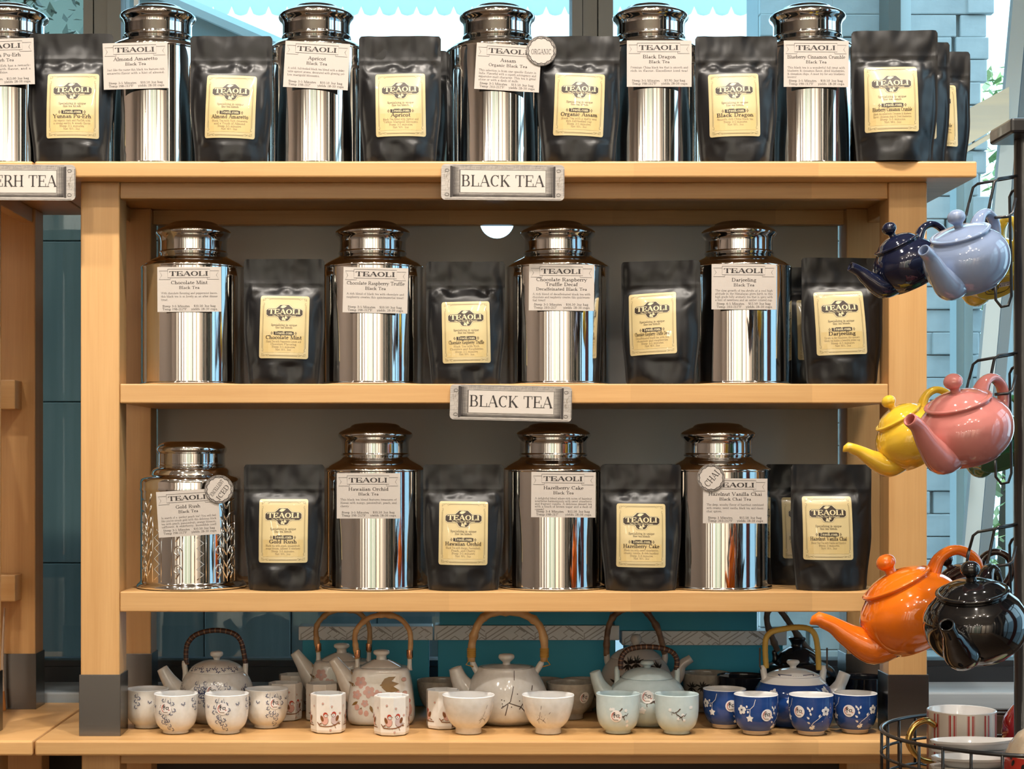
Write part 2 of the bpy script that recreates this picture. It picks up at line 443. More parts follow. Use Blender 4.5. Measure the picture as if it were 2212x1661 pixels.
def text(s, size, x, y, align='c', t=.1, h=.035, xs=1.0, track=0.0, fit=None):
    """quads (2-D) of a line of text with its baseline at y"""
    wd = text_width(s, size, xs, track)
    if fit and wd > 1e-9: xs *= fit/wd; wd = fit
    x -= wd/2 if align == 'c' else (wd if align == 'r' else 0)
    out = []
    for c in s:
        adv, q = glyph(c, t, h)
        for p in q: out.append(tuple((x+a*size*xs, y+b*size) for a, b in p))
        x += (adv+track)*size*xs
    return out

class Print:
    """flat artwork: 2-D polygons with a colour index and a layer, later laid on a surface"""
    def __init__(s): s.p = []
    def quads(s, qs, mi=0, layer=1):
        for q in qs: s.p.append((q, mi, layer))
    def poly(s, pts, mi=0, layer=1):
        n = len(pts); cx = sum(p[0] for p in pts)/n; cy = sum(p[1] for p in pts)/n
        for i in range(n): s.p.append((((cx,cy), pts[i], pts[(i+1)%n]), mi, layer))
    def ell(s, cx, cy, rx, ry, rot=0, mi=0, layer=1, n=12, rings=None):
        ca, sa = math.cos(math.radians(rot)), math.sin(math.radians(rot))
        rings = rings or (3 if max(rx, ry) > .006 else 1)
        R = []
        for k in range(1, rings+1):
            R.append([(cx+ca*rx*k/rings*math.cos(2*math.pi*i/n)-sa*ry*k/rings*math.sin(2*math.pi*i/n),
                       cy+sa*rx*k/rings*math.cos(2*math.pi*i/n)+ca*ry*k/rings*math.sin(2*math.pi*i/n)) for i in range(n)])
        for i in range(n): s.p.append((((cx,cy), R[0][i], R[0][(i+1)%n]), mi, layer))
        for k in range(rings-1):
            for i in range(n):
                j = (i+1) % n
                s.p.append(((R[k][i], R[k+1][i], R[k+1][j], R[k][j]), mi, layer))
    def leaf(s, cx, cy, l, wd, rot, mi=0, layer=1):
        """pointed leaf starting at (cx, cy)"""
        ca, sa = math.cos(math.radians(rot)), math.sin(math.radians(rot))
        pr = [(0,0),(.3,.5),(.6,.45),(1,0),(.6,-.45),(.3,-.5)]
        s.poly([(cx+ca*a*l-sa*b*wd, cy+sa*a*l+ca*b*wd) for a, b in pr][::-1][::-1], mi, layer)
    def line(s, pts, wd, mi=0, layer=1, sub=1):
        P2 = []
        for a, b in zip(pts, pts[1:]):
            for i in range(sub): P2.append((lerp(a[0],b[0],i/sub), lerp(a[1],b[1],i/sub)))
        P2.append(pts[-1])
        ws = wd if hasattr(wd, '__len__') else [wd]*len(P2)
        if len(ws) != len(P2): ws = [interp(list(range(len(ws))), ws, i*(len(ws)-1)/(len(P2)-1)) for i in range(len(P2))]
        s.quads(ribbon(P2, ws), mi, layer)
    def ring(s, cx, cy, rx, ry, wd, mi=0, layer=1, a0=0, a1=360, n=24):
        s.line([(cx+rx*math.cos(math.radians(lerp(a0,a1,i/n))), cy+ry*math.sin(math.radians(lerp(a0,a1,i/n)))) for i in range(n+1)], wd, mi, layer)
    def mesh(s, name, mats, fn):
        """fn(u, v, layer) -> point"""
        mb = MB()
        for q, mi, la in s.p:
            o = len(mb.v)
            for u, v in q: mb.v.append(fn(u, v, la))
            mb.f.append(tuple(range(o, o+len(q)))); mb.m.append(mi); mb.sm.append(False)
        return mb.mesh(name, mats)
# ------------------------------------------------------------------ materials
ML, MD = (.67,.395,.165,1), (.56,.305,.112,1)
W_X = wood('maple_along_x', ML, MD, 0)
W_Y = wood('maple_along_y', ML, MD, 1, seg=5)
W_Z = wood('maple_along_z', ML, MD, 2, seg=5)
W_DARK = wood('dark_stained_wood', (.05,.024,.014,1), (.025,.011,.007,1), 0, 0.35)
PANEL = mat('grey_painted_panel', (.56,.55,.53), .6, bump=((9,9,60), .06, .001))
SLEEVE = mat('brushed_sleeve_metal', (.16,.152,.15), .27, 1.0, bump=((40,40,400), .05, .0005))
STEEL = mat('polished_steel', (.80,.79,.77), .055, 1.0, bump=((55,55,1.2), .035, .0006))
STEEL_D = mat('shaded_steel_lid', (.60,.60,.60), .07, 1.0)  # darker steel: the dim shelf underside the lids mirror is put into the colour
FRAME = mat('olive_grey_window_frame', (.13,.135,.12), .5)
FRAME_D = mat('black_window_frame', (.012,.016,.022), .4)
SILL = mat('grey_sill_board', (.44,.50,.55), .4, var=((.36,.41,.46), (3,40,40), .35, .65))
TEAL = mat('teal_weathered_boards', (.27,.30,.29), .7, var=((.20,.24,.235), (28,28,1.6), .35, .65), bump=((60,60,3), .3, .002))
STONE = mat('pale_stone', (.66,.70,.70), .8, var=((.50,.54,.55), (9,9,9), .3, .7), bump=((30,30,30), .3, .004))
TRIMW = mat('pale_painted_timber', (.72,.82,.84), .5)
TRIMG = mat('pale_green_timber', (.76,.84,.72), .6, var=((.66,.76,.70), (3,40,40), .4, .6))
ROOFM = mat('grey_teal_roof', (.30,.38,.39), .7, var=((.22,.29,.30), (6,6,6), .3, .7))
AWN = mat('pale_blue_awning_cloth', (.42,.60,.68), .7)
def _awn():
    n = AWN.node_tree.nodes; L = AWN.node_tree.links
    t = n.new('ShaderNodeBsdfTranslucent'); t.inputs[0].default_value = (.80,.92,.95,1); mx = n.new('ShaderNodeMixShader'); mx.inputs[0].default_value = .85
    L.new(n['Principled BSDF'].outputs[0], mx.inputs[1]); L.new(t.outputs[0], mx.inputs[2]); L.new(mx.outputs[0], n['Material Output'].inputs[0])
_awn()
WALLM = mat('warm_plaster', (.36,.31,.26), .8)
CEILM = mat('ceiling_plaster', (.55,.5,.44), .9)
FLOORM = wood('floor_boards', (.22,.13,.07,1), (.12,.07,.04,1), 1, .4)
GROUND = mat('outdoor_paving', (.20,.22,.23), .9)
BLACKM = mat('black_enamel_steel', (.012,.012,.014), .32, 0, .3)
GLASSM = bpy.data.materials.new('window_glass'); GLASSM.use_nodes = True
def _glass():
    n = GLASSM.node_tree.nodes; L = GLASSM.node_tree.links
    n.remove(n['Principled BSDF']); out = n['Material Output']
    tr = n.new('ShaderNodeBsdfTransparent'); gs = n.new('ShaderNodeBsdfGlossy'); mx = n.new('ShaderNodeMixShader'); fr = n.new('ShaderNodeFresnel')
    tr.inputs[0].default_value = (.86,.95,.96,1); gs.inputs['Roughness'].default_value = 0.02
    fr.inputs['IOR'].default_value = 1.45
    L.new(fr.outputs[0], mx.inputs[0]); L.new(tr.outputs[0], mx.inputs[1]); L.new(gs.outputs[0], mx.inputs[2]); L.new(mx.outputs[0], out.inputs[0])
_glass()

# ------------------------------------------------------------------ levels
TOPT, TOPB = PZ(348, -.05), PZ(383, -.05)
M1T, M1B = PZ(829), PZ(871)
M2T, M2B = PZ(1278), PZ(1322)
CT, CB = PZ(1600, -.05), PZ(1633, -.05)
SH_D = .381
UNIT_DX = -1.585

# ------------------------------------------------------------------ the room
b = MB(); b.box((-4, -6.2, -.06), (2.4, .62, 0)); struct('floor', b, FLOORM)
b = MB(); b.box((-4, -6.2, 3.6), (2.4, .72, 3.7)); struct('ceiling', b, CEILM)
b = MB(); b.box((-4.1, -6.2, 0), (-4, .62, 3.6)); struct('wall_left', b, mat('umber_wall', (.20,.15,.12), .8))
b = MB(); b.box((-4, -6.3, 0), (2.4, -6.2, 3.6)); wf = struct('wall_front', b, WALLM)
px0 = -3.9
for i, (wd, col) in enumerate(((.5,(.62,.55,.45)), (.25,(.12,.08,.06)), (.55,(.75,.70,.6)), (.3,(.10,.07,.05)), (.35,(.75,.73,.68)), (.22,(.2,.14,.1)), (.55,(.72,.68,.58)), (.6,(.28,.33,.26)), (.18,(.75,.72,.62)), (.55,(.30,.34,.27)), (.22,(.08,.07,.06)), (.7,(.66,.55,.42)), (.2,(.2,.14,.1)), (.6,(.6,.52,.42)))):
    bb = MB(); bb.box((px0+.03, -6.2, .1), (px0+wd-.03, -6.06, 3.4)); px0 += wd
    obj('panel', bb, mat('shop_panel_paint', col, .5), wf)
# right wall: three tall windows
WR = [(-5.2, -4.2), (-3.95, -2.65), (-2.4, -1.15), (-.9, .3)]
b = MB(); b.box((2.3, -6.2, 0), (2.4, .62, .3)); b.box((2.3, -6.2, 3.42), (2.4, .62, 3.6))
ys = [-6.2] + [v for p in WR for v in p] + [.62]
for i in range(0, len(ys), 2): b.box((2.3, ys[i], .3), (2.4, ys[i+1], 3.42))
struct('wall_right', b, WALLM)
for i, (y0, y1) in enumerate(WR):
    b = MB()
    for a, c in ((y0, y0+.05), (y1-.05, y1), ((y0+y1)/2-.025, (y0+y1)/2+.025)): b.box((2.31, a, .3), (2.38, c, 3.42))
    b.box((2.31, y0, .3), (2.38, y1, .35)); b.box((2.31, y0, 3.37), (2.38, y1, 3.42)); b.box((2.31, y0, 2.5), (2.38, y1, 2.53))
    wo = struct('window_%d' % (i+4), b, FRAME)
    g_ = MB(); g_.box((2.342, y0+.05, .35), (2.348, y1-.05, 3.37)); obj('pane', g_, GLASSM, wo)
b = MB(); b.box((2.2, -1.16, .1), (2.29, -.88, 3.5)); struct('trim_1', b, mat('maroon_paint', (.16,.03,.035), .5))

# window wall behind the shelves
GY = .62
b = MB(); b.box((-4, .60, 0), (2.4, .72, .985)); b.box((-4, .60, 3.0), (2.4, .72, 3.6)); b.box((-4, .6, .985), (-2.4, .72, 3.0)); b.box((1.9, .6, .985), (2.4, .72, 3.0))
struct('wall_back', b, mat('dark_umber_wall', (.09,.07,.06), .7))
b = MB(); b.box((-3.9, .42, .955), (2.2, .62, .990), bev=.004); struct('trim_2', b, SILL)
b = MB(); b.box((-3.9, .415, .90), (2.2, .455, .9545), bev=.01); struct('trim_3', b, W_DARK)
mull = [(-2.4, -2.34), (PX(180, .57), PX(262, .57)), (PX(1236, .57), PX(1324, .57)), (1.84, 1.9)]
for i in range(3):
    x0, x1 = mull[i][0] if i == 0 else mull[i][1], mull[i+1][0] if i < 2 else mull[3][1]
    xa, xb = mull[i][1], mull[i+1][0]
    fr = MB()
    zf = PZ(1437, .6)
    fr.box((xa, .575, .990), (xb, .65, zf), 1); fr.box((xa, .585, zf), (xb, .65, zf+.012), 1)
    fr.box((xa, .58, 2.93), (xb, .66, 3.0), 0)
    if i == 0: fr.box((x0, .57, .990), (xa, .66, 3.0), 0)
    if i < 2:
        q0, q1 = mull[i+1]; ww = q1-q0
        fr.box((q0, .57, .990), (q0+ww*.25, .66, 3.0), 0); fr.box((q0+ww*.27, .575, .990), (q0+ww*.62, .66, 3.0), 0); fr.box((q0+ww*.64, .565, .990), (q1, .66, 3.0), 0)
    else: fr.box((xb, .57, .990), (x1, .66, 3.0), 0)
    wo = struct('window_%d' % (i+1), fr, [FRAME, FRAME_D])
    g_ = MB(); g_.box((xa, .618, zf), (xb, .622, 2.93)); obj('pane', g_, GLASSM, wo)
    if i == 1:
        t_ = MB(); t_.box((PX(289,.6), .60, zf), (PX(299,.6), .615, 2.93)); obj('lit_jamb_strip', t_, TRIMW, wo)  # pale strip added along the jamb, daylight on it put into the colour

# ------------------------------------------------------------------ outside
b = MB(); b.box((-9, .72, -.08), (9, 22, -.02)); b.box((2.4, -9, -.08), (14, .72, -.02)); struct('ground_outside', b, GROUND)
b = MB(); b.prism([(PX(-1400,7), 0), (PX(186,7), 0), (PX(186,7), PZ(-80,7)), (PX(-300,7), PZ(-500,7)), (PX(-1400,7), PZ(-500,7))], 7.0, 8.0); struct('hill_outside', b, mat('grey_green_hillside', (.17,.21,.17), .9, var=((.10,.14,.11), (2,2,2), .3, .7)))
# boarded teal wall close to the left window
b = MB(); b.box((PX(-160,1.4), 1.42, 0), (PX(1002,1.4), 1.52, 2.10)); sw = struct('wall_outside_left', b, mat('board_backing', (.16,.23,.24), .9))
pm = {}
bw, bh = PL(187, 1.4), PL(348, 1.4)
xr = PX(628, 1.4)
for r in range(6):
    zt = PZ(172 + 348*r, 1.4); zb = max(zt-bh, 0.0)
    for c in range(-2, 5):
        x1 = xr - c*bw; x0 = x1-bw
        kx = (round(x1-x0, 4), round(zt-zb, 4))
        if kx not in pm:
            m_ = MB(); m_.box((.0012, 0, .0012), (x1-x0-.0012, .02, zt-zb-.0012), bev=.002); pm[kx] = m_.mesh('plank', TEAL)
        o = link('plank', pm[kx], sw, (x0, 1.40 + .002*((r*3+c) % 3), zb))
# slope of the neighbouring roof seen through the upper left of the middle window
b = MB()
b.prism([(PX(230,2.2), PZ(620,2.2)), (PX(760,2.2), PZ(620,2.2)), (PX(640,2.2), PZ(104,2.2)), (PX(402,2.2), PZ(2,2.2)), (PX(230,2.2), PZ(-75,2.2))], 2.2, 3.2)
ro = struct('roof_outside', b, ROOFM)
b2 = MB(); b2.tube([P(232,-66,2.17), P(402,10,2.17), P(645,115,2.17)], .022, 6, smooth=False); obj('fascia', b2, TRIMW, ro)
# stone wall to the right
b = MB(); b.box((PX(1640,2.2), 2.22, 0), (PX(2122,2.2), 2.42, 3.0)); sr = struct('wall_outside_right', b, mat('mortar', (.50,.54,.55), .9))
rs = random.Random(11)
bh = PL(49, 2.2); bx0, bx1 = PX(1640,2.2), PX(2128,2.2)
sm_ = {}
r = 0; z = .0
while z < 2.95:
    x = bx0 - (0 if r % 2 else .07)
    while x < bx1:
        wd = (.150, .185, .215)[rs.randrange(3)]
        xe = min(x+wd, bx1 + rs.choice((-.02, 0, .012, .03))); xs_ = max(x, bx0)
        wq = round((xe-xs_)/.02)*.02
        if wq > .03:
            if wq not in sm_:
                m_ = MB(); m_.box((.0012, 0, .0012), (wq-.0012, .03, bh-.0012), bev=.003); sm_[wq] = m_.mesh('brick', STONE)
            link('brick', sm_[wq], sr, (xs_, 2.185 + rs.uniform(0, .014), z))
        x += wd
    z += bh; r += 1
b = MB()
b.box((PX(1912,2.1), 2.06, 0), (PX(1938,2.1), 2.17, 3.0), 1); b.box((PX(1940,2.1), 2.08, 0), (PX(1964,2.1), 2.17, 3.0), 0)
struct('column_outside', b, [TRIMW, FRAME])
b = MB()
b.box((PX(2066,1.6), 1.6, 0), (PX(2082,1.6), 1.66, PZ(330,1.6)), 0); b.box((PX(2085,1.6), 1.61, 0), (PX(2104,1.6), 1.66, PZ(330,1.6)), 0)
struct('trim_4', b, TRIMW)
def strip(x0, y0, x1, y1, x2, y2, x3, y3, d0, d1): b.prism([(PX(x0,d0), PZ(y0,d0)), (PX(x1,d0), PZ(y1,d0)), (PX(x2,d0), PZ(y2,d0)), (PX(x3,d0), PZ(y3,d0))], d0, d1)
b = MB(); strip(1990,372, 2180,259, 2180,187, 1990,290, .535, .560)
struct('beam', b, TRIMG)
b = MB(); strip(1990,386, 2172,280, 2172,268, 1990,374, .54, .556); struct('trim_7', b, TRIMG)
b = MB()
def slant(x0, x1, y0, y1, mi):
    zb = zf+.0125; pb = VY-(zb-EYE)/(K*(D+y0)/D); f = lambda py: 48-139*(py+60)/1560
    b.prism([(PX(x0+f(pb),y0), zb), (PX(x1+f(pb),y0), zb), (PX(x1+48,y0), PZ(-60,y0)), (PX(x0+48,y0), PZ(-60,y0))], y0, y1, mi)
slant(2146, 2178, .580, .600, 0); slant(2179.5, 2203, .588, .612, 1)
struct('trim_5', b, [mat('daylight_tinted_timber', (.58,.76,.84), .45), mat('blue_grey_timber', (.20,.30,.37), .5)])  # first timber is pale, with blue daylight put into its colour
b = MB(); b.box((PX(2188,1.5), 1.5, 0), (PX(2206,1.5), 1.56, PZ(330,1.5))); b.box((PX(2222,1.5), 1.5, 0), (PX(2262,1.5), 1.56, PZ(300,1.5)))
struct('trim_6', b, mat('white_painted_timber', (.78,.82,.82), .5))
# awning with a scalloped edge
AY = 2.6
def awn():
    b = MB()
    x0, x1 = PX(300, AY), PX(1660, AY); z0 = PZ(4, AY); z1 = PZ(21, AY)
    n = 34
    top = [(x0, z0), (x1, z0)]
    pts = []
    for i in range(n*6+1):
        t = i/(n*6); ph = (t*n) % 1
        pts.append((lerp(x0, x1, t), z1 - .018*abs(math.sin(math.pi*ph))**.6 + (.012 if 0.0 <= ph < .08 else 0)))
    for a, c in zip(pts, pts[1:]):
        b.add([(a[0], AY, a[1]), (c[0], AY, c[1]), (c[0], AY, z0+.1), (a[0], AY, z0+.1)], [(0,1,2,3)], 0)
        b.add([(a[0], AY+.006, a[1]), (c[0], AY+.006, c[1]), (c[0], AY+.006, z0+.1), (a[0], AY+.006, z0+.1)], [(3,2,1,0)], 0)
    b.box((x0, 1.2, z0+.1), (x1, AY+.006, z0+.115), 0, )
    return obj('awning', b, AWN)
tag(awn(), 'pale blue awning with a scalloped edge across the top of the middle window', 'awning')

def leaf_mesh(name, m, wd, ln):
    b = MB(); b.add([(0,0,0),(wd/2,0,ln*.35),(wd*.42,.004,ln*.65),(0,.008,ln),(-wd*.42,.004,ln*.65),(-wd/2,0,ln*.35)], [(0,1,2,3),(0,3,4,5)], 0, True); return b
def foliage(name, boxes, n, size, cols, seed, lab, cat, trunk=None):
    rr = random.Random(seed); b = MB()
    for i in range(n):
        cx, cy, cz, rx, ry, rz = boxes[rr.randrange(len(boxes))]
        while True:
            p = Vector((rr.uniform(-1,1), rr.uniform(-1,1), rr.uniform(-1,1)))
            if p.length < 1: break
        p = Vector((cx+p.x*rx, cy+p.y*ry, cz+p.z*rz))
        M = Matrix.Translation(p) @ Matrix.Rotation(rr.uniform(0,6.28),4,'Z') @ Matrix.Rotation(rr.uniform(.3,2.4),4,'X')
        s = size*rr.uniform(.6,1.3)
        b.add([(0,0,0),(s*.28,0,s*.4),(0,.1*s,s),(-s*.28,0,s*.4)], [(0,1,2,3)], rr.randrange(len(cols)), True, M)
    root = thing(name, lab, cat, (boxes[0][0], boxes[0][1], 0))
    mats_ = [mat('leaf_'+name, c, .6) for c in cols]
    for m in mats_: m.node_tree.nodes['Principled BSDF'].inputs['Subsurface Weight'].default_value = 0
    o = obj('leaves', b, mats_, root, (-boxes[0][0], -boxes[0][1], 0)); o['kind'] = 'stuff'
    if trunk:
        t = MB(); t.tube(trunk, [.05,.035,.02], 8); obj('trunk', t, mat('bark', (.06,.045,.03), .9), root, (-boxes[0][0], -boxes[0][1], 0))
    return root
fx, fy = PX(2160, 3.6), 3.6
foliage('leafy_tree', [(fx, fy, 2.0, .30, .4, 1.0), (fx+.1, fy, 1.3, .34, .4, .8), (fx+.3, fy, 2.6, .4, .4, .5)], 2200, .055, ((.40,.52,.18), (.22,.36,.14), (.55,.62,.35)), 3,
        'sunlit leafy tree seen beyond the right window, behind the leaning post', 'tree', [(fx, fy, 0), (fx+.03, fy, 1.2), (fx+.1, fy, 2.4)])
hx = PX(60, 4.4)
foliage('hedge', [(hx-.3, 4.4, 1.6, 1.0, .3, 1.5), (hx-.2, 4.4, 2.6, .95, .3, 1.0)], 5200, .06, ((.07,.11,.085), (.11,.15,.11), (.05,.085,.07)), 4,
        'grey green hedge seen through the far left window', 'hedge', [(hx, 4.45, 0), (hx, 4.45, 1.0), (hx, 4.45, 2.0)])
def bough():
    rr = random.Random(8); y = 1.1
    c = P(60, 6, y); root = thing('evergreen_bough', 'dark evergreen bough above the leftmost canister, outside the window', 'bough', c)
    st = MB(); nd = MB()
    for k in range(7):
        a = rr.uniform(-2.9, -.2); L_ = rr.uniform(.05, .10); s0 = Vector((rr.uniform(-.06,.06), rr.uniform(-.05,.05), .05))
        pts = [s0, s0+Vector((math.cos(a)*L_*.5, 0, math.sin(a)*L_*.4)), s0+Vector((math.cos(a)*L_, .01, math.sin(a)*L_*.7))]
        st.tube(pts, [.004,.003,.002], 5)
        for i in range(60):
            t = rr.random(); p = pts[0].lerp(pts[2], t); d = Vector((rr.uniform(-1,1), rr.uniform(-1,1), rr.uniform(-1,1))).normalized()
            sd = d.cross(Vector((0,1,.3))).normalized()*.0012
            nd.add([p-sd, p+sd, p+d*.022], [(0,1,2)], 0)
    st.tube([(0,0,.3), (0,0,.05)], .008, 6)
    obj('twigs', st, mat('twig_bark', (.07,.05,.03), .9), root)
    o = obj('needles', nd, mat('needles', (.03,.075,.03), .6), root); o['kind'] = 'stuff'
bough()
# facade across the lane, seen by the right-hand windows
b = MB(); b.box((6.0, -9, 0), (6.2, .6, 3.1)); struct('wall_across_lane', b, mat('pale_blue_facade', (.68,.82,.92), .8))

# ------------------------------------------------------------------ shelving unit
def shelving():
    root = thing('shelving_unit', 'light maple shelving unit with three tiers of black tea canisters', 'shelving unit', (PX(1089), .19, CT))
    off = -root.location
    def part(name, mb, m, parent=None, lab=None):
        o = obj(name, mb, m, parent or root, off if parent is None else None, label=lab); return o
    PD = .066
    for (x0, x1) in ((174, 258), (1920, 2003)):
        for y0 in (0.0, SH_D-PD):
            b = MB(); b.box((PX(x0), y0, CT), (PX(x1), y0+PD, TOPB), bev=.0025)
            p = part('post', b, W_Z)
            s = MB(); zt = PZ(1457); e = .0022
            s.box((PX(x0)-e, y0-e, CT), (PX(x1)+e, y0+PD+e, zt), bev=.0006)
            part('metal_sleeve', s, SLEEVE, p, 'brushed metal sleeve around the foot of the post')
    b = MB(); b.box((PX(75,-.05), -.05, TOPB), (PX(2111,-.05), SH_D+.03, TOPT), bev=.003); part('top_board', b, W_X)
    for zt, zb in ((M1T, M1B), (M2T, M2B)):
        b = MB(); b.box((PX(258)+.0006, 0.001, zb), (PX(1920)-.0006, SH_D, zt), bev=.002); part('shelf_board', b, W_X)
    r0, r1 = PZ(428), TOPB
    b = MB(); b.box((PX(258), .006, r0), (PX(1920), .03, r1), bev=.0015); part('front_rail', b, W_X)
    b = MB(); b.box((PX(258), SH_D-.045, r0), (PX(1920), SH_D-.02, r1), bev=.0015); part('back_rail', b, W_X)
    for x0, x1 in ((180, 208), (1969, 1997)):
        b = MB(); b.box((PX(x0), PD, r0), (PX(x1), SH_D-PD, r1), bev=.0015); part('side_rail', b, W_Y)
    # back panel with the round cable hole
    bm = bmesh.new()
    x0, x1, z0, z1 = PX(258)+.002, PX(1920)-.002, M2B, TOPB-.002
    hc = (PX(1073.5, SH_D), PZ(478, SH_D)); hr = PL(37, SH_D)
    oc = [bm.verts.new((x, 0, z)) for x, z in ((x0,z0),(x1,z0),(x1,z1),(x0,z1))]
    ic = [bm.verts.new((hc[0]+hr*math.cos(2*math.pi*i/32), 0, hc[1]+hr*math.sin(2*math.pi*i/32))) for i in range(32)]
    ed = [bm.edges.new((a, oc[(i+1)%4])) for i, a in enumerate(oc)] + [bm.edges.new((a, ic[(i+1)%32])) for i, a in enumerate(ic)]
    bmesh.ops.triangle_fill(bm, use_beauty=True, use_dissolve=False, edges=ed)
    fs = bm.faces[:]
    ex = bmesh.ops.extrude_face_region(bm, geom=fs)
    for v in ex['geom']:
        if isinstance(v, bmesh.types.BMVert): v.co.y += .008
    bmesh.ops.recalc_face_normals(bm, faces=bm.faces[:])
    for v in bm.verts: v.co.y += SH_D + .0005
    me = bpy.data.meshes.new('back_panel'); bm.to_mesh(me); bm.free(); me.materials.append(PANEL)
    o = link('back_panel', me, root, off); o['label'] = 'grey back panel with a round cable hole at the top'
    return root
unit = shelving()
unit2 = copy_tree(unit); unit2.location.x += UNIT_DX-.012
for ch in unit2.children:
    if ch.name.startswith('top_board'): ch.location.x += .012
unit2['label'] = 'matching maple shelving unit at the left edge of the photo, mostly cut off'
for y0, y1 in ((820, 884), (1242, 1300)):
    b = MB(); b.box((PX(-60,.26), .262, PZ(y1,.26)), (PX(32,.26), .3145, PZ(y0,.26)), bev=.002); obj('cross_rail', b, W_X, unit2, (-unit2.location.x, -unit2.location.y, -unit2.location.z))
unit['group'] = unit2['group'] = 'maple shelving units'

def counter():
    root = thing('display_counter', 'long maple counter that carries the tea sets and the middle shelving unit', 'counter', (PX(1089), .19, 0))
    off = -root.location
    def part(name, mb, m): return obj(name, mb, m, root, off)
    b = MB(); b.box((PX(75,-.05), -.05, CB), (PX(2111,-.05), .405, CT), bev=.0035); part('counter_top', b, W_X)
    for x0, x1 in ((176, 259), (1920, 2003)):
        for y0 in (0.0, .315):
            b = MB(); b.box((PX(x0), y0, 0), (PX(x1), y0+.066, CB), bev=.0025); part('leg', b, W_Z)
    b = MB(); b.box((PX(259), .006, PZ(1651)), (PX(1920), .03, CB), bev=.0015); part('front_apron', b, W_X)
    b = MB(); b.box((PX(259), .34, PZ(1651)), (PX(1920), .365, CB), bev=.0015); part('back_apron', b, W_X)
    b = MB(); b.box((PX(180), .0, .35), (PX(1999), .38, .38), bev=.002); part('lower_shelf', b, W_X)
    b = MB(); b.box((PX(259), .385, .02), (PX(1920), .397, CB)); part('shade_board', b, mat('under_counter_shade', (.03,.025,.022), .7))  # dark board added: the shade beneath the counter put into its colour
    return root
cnt = counter()
cnt2 = copy_tree(cnt); cnt2.location.x += UNIT_DX
cnt2['label'] = 'neighbouring maple counter in the bottom left corner, cut off by the frame'
cnt['group'] = cnt2['group'] = 'maple counters'
# ------------------------------------------------------------------ tea canisters
INK = mat('black_ink', (.035,.028,.026), .6)
PAPER = mat('cream_card', (.51,.462,.42), .42, coat=.25)
GOLD = mat('pale_gold_sticker', (.57,.46,.24), .30, coat=.3)
GOLD2 = mat('warm_gold_band', (.57,.43,.19), .30, coat=.3)
BROWN = mat('dark_brown_print', (.035,.022,.014), .4)
POUCH = mat('matte_black_foil', (.008,.008,.009), .36, 0, 0, .5, bump=((30,30,24), .05, .002))
POUCH.node_tree.nodes['Principled BSDF'].inputs['IOR'].default_value = 1.47

CAN_B = [(0,.001),(.090,0),(.0915,.0015),(.0905,.0035),(.0885,.0045),(.0885,.2035),(.0892,.2045),(.0895,.206),(.0885,.2085),(.0835,.2108),(.0832,.2118),
         (.0795,.215),(.073,.2195),(.066,.2235),(.062,.2258),(.0605,.2275),(.0585,.2290),(.0582,.234)]
CAN_L = [(.0578,.2312),(.0602,.2312),(.0606,.2325),(.0600,.2345),(.0590,.2355),(.0588,.252),(.0594,.2565),(.0615,.2605),(.0648,.2635),(.0662,.2672),(.0655,.2705),(.0620,.2735),
         (.0560,.2765),(.0500,.2795),(.0455,.2808),(.0438,.2822),(.0420,.2845),(.036,.2872),(.022,.2892),(.0,.2898)]
GR_B = [(0,.001),(.0945,0),(.0965,.002),(.0955,.006),(.0925,.009),(.0895,.012),(.0890,.168),(.0898,.170),(.0905,.1725),(.0895,.176),(.0900,.184),(.0885,.190),(.083,.1945),(.0715,.1965),(.0705,.1985),
         (.0690,.2045),(.0655,.2085),(.0600,.2105),(.0585,.2118),(.0580,.216)]
GR_L = [(.0578,.2125),(.0596,.2125),(.0600,.2138),(.0590,.2150),(.0586,.2165),(.0592,.2175),(.0586,.2190),(.0586,.2350),(.0596,.2360),(.0612,.2385),(.0620,.2420),(.0612,.2460),(.0575,.2500),(.0500,.2545),(.0455,.2560),(.0,.2562)]
def emboss(mb):
    """raised scrolls, zigzags and leaf sprays pressed into the lower wall"""
    r = .0892
    def S(u, v): a = -math.pi/2 + u/r; return Vector((r*math.cos(a), r*math.sin(a), v))
    def ln(pts, wd): mb.tube([S(*p) for p in pts], wd, 5)
    for u0 in (-.052, -.012, .028, .062, -.088, .09):
        zz = [(u0 + (.006 if i % 2 else -.006), .018+.009*i) for i in range(11)]
        if u0 in (-.052, .028): ln(zz, .0014)
        else:
            for k in range(3):
                c = (u0, .035+.032*k)
                ln([(c[0]+.009*math.cos(t*.7)*(1-t*.08), c[1]+.011*math.sin(t*.7)*(1-t*.08)) for t in range(10)], .0015)
                ln([(c[0]-.002, c[1]-.015), (c[0]+.004, c[1]-.005), (c[0]+.001, c[1]+.006)], .0018)
        for s in (-.010, .010): ln([(u0+s, .014), (u0+s, .128)], .0009)
    for sx in (-1, 1):
        for k in range(7):
            ln([(sx*.078, .02+.02*k), (sx*.086, .032+.02*k), (sx*.098, .036+.02*k)], .0016)
            ln([(sx*.078, .02+.02*k), (sx*.070, .034+.02*k), (sx*.066, .046+.02*k)], .0014)
def fine(prof): return prof
mb = MB(); mb.lathe(CAN_B, 72, hard=True); CANB_ME = mb.mesh('body', STEEL)
mb = MB(); mb.lathe([(r*(1.035 if z < .212 else lerp(1.035, 1, smooth(.212, .226, z))), z) for r, z in CAN_B], 72, hard=True); CANW_ME = mb.mesh('body', STEEL)
mb = MB(); mb.lathe(CAN_L, 72, hard=True); CANL_ME = mb.mesh('lid', STEEL_D)
mb = MB(); mb.lathe(GR_B, 72, hard=True); emboss(mb); GRB_ME = mb.mesh('body', STEEL)
mb = MB(); mb.lathe(GR_L, 72, hard=True); GRL_ME = mb.mesh('lid', STEEL_D)

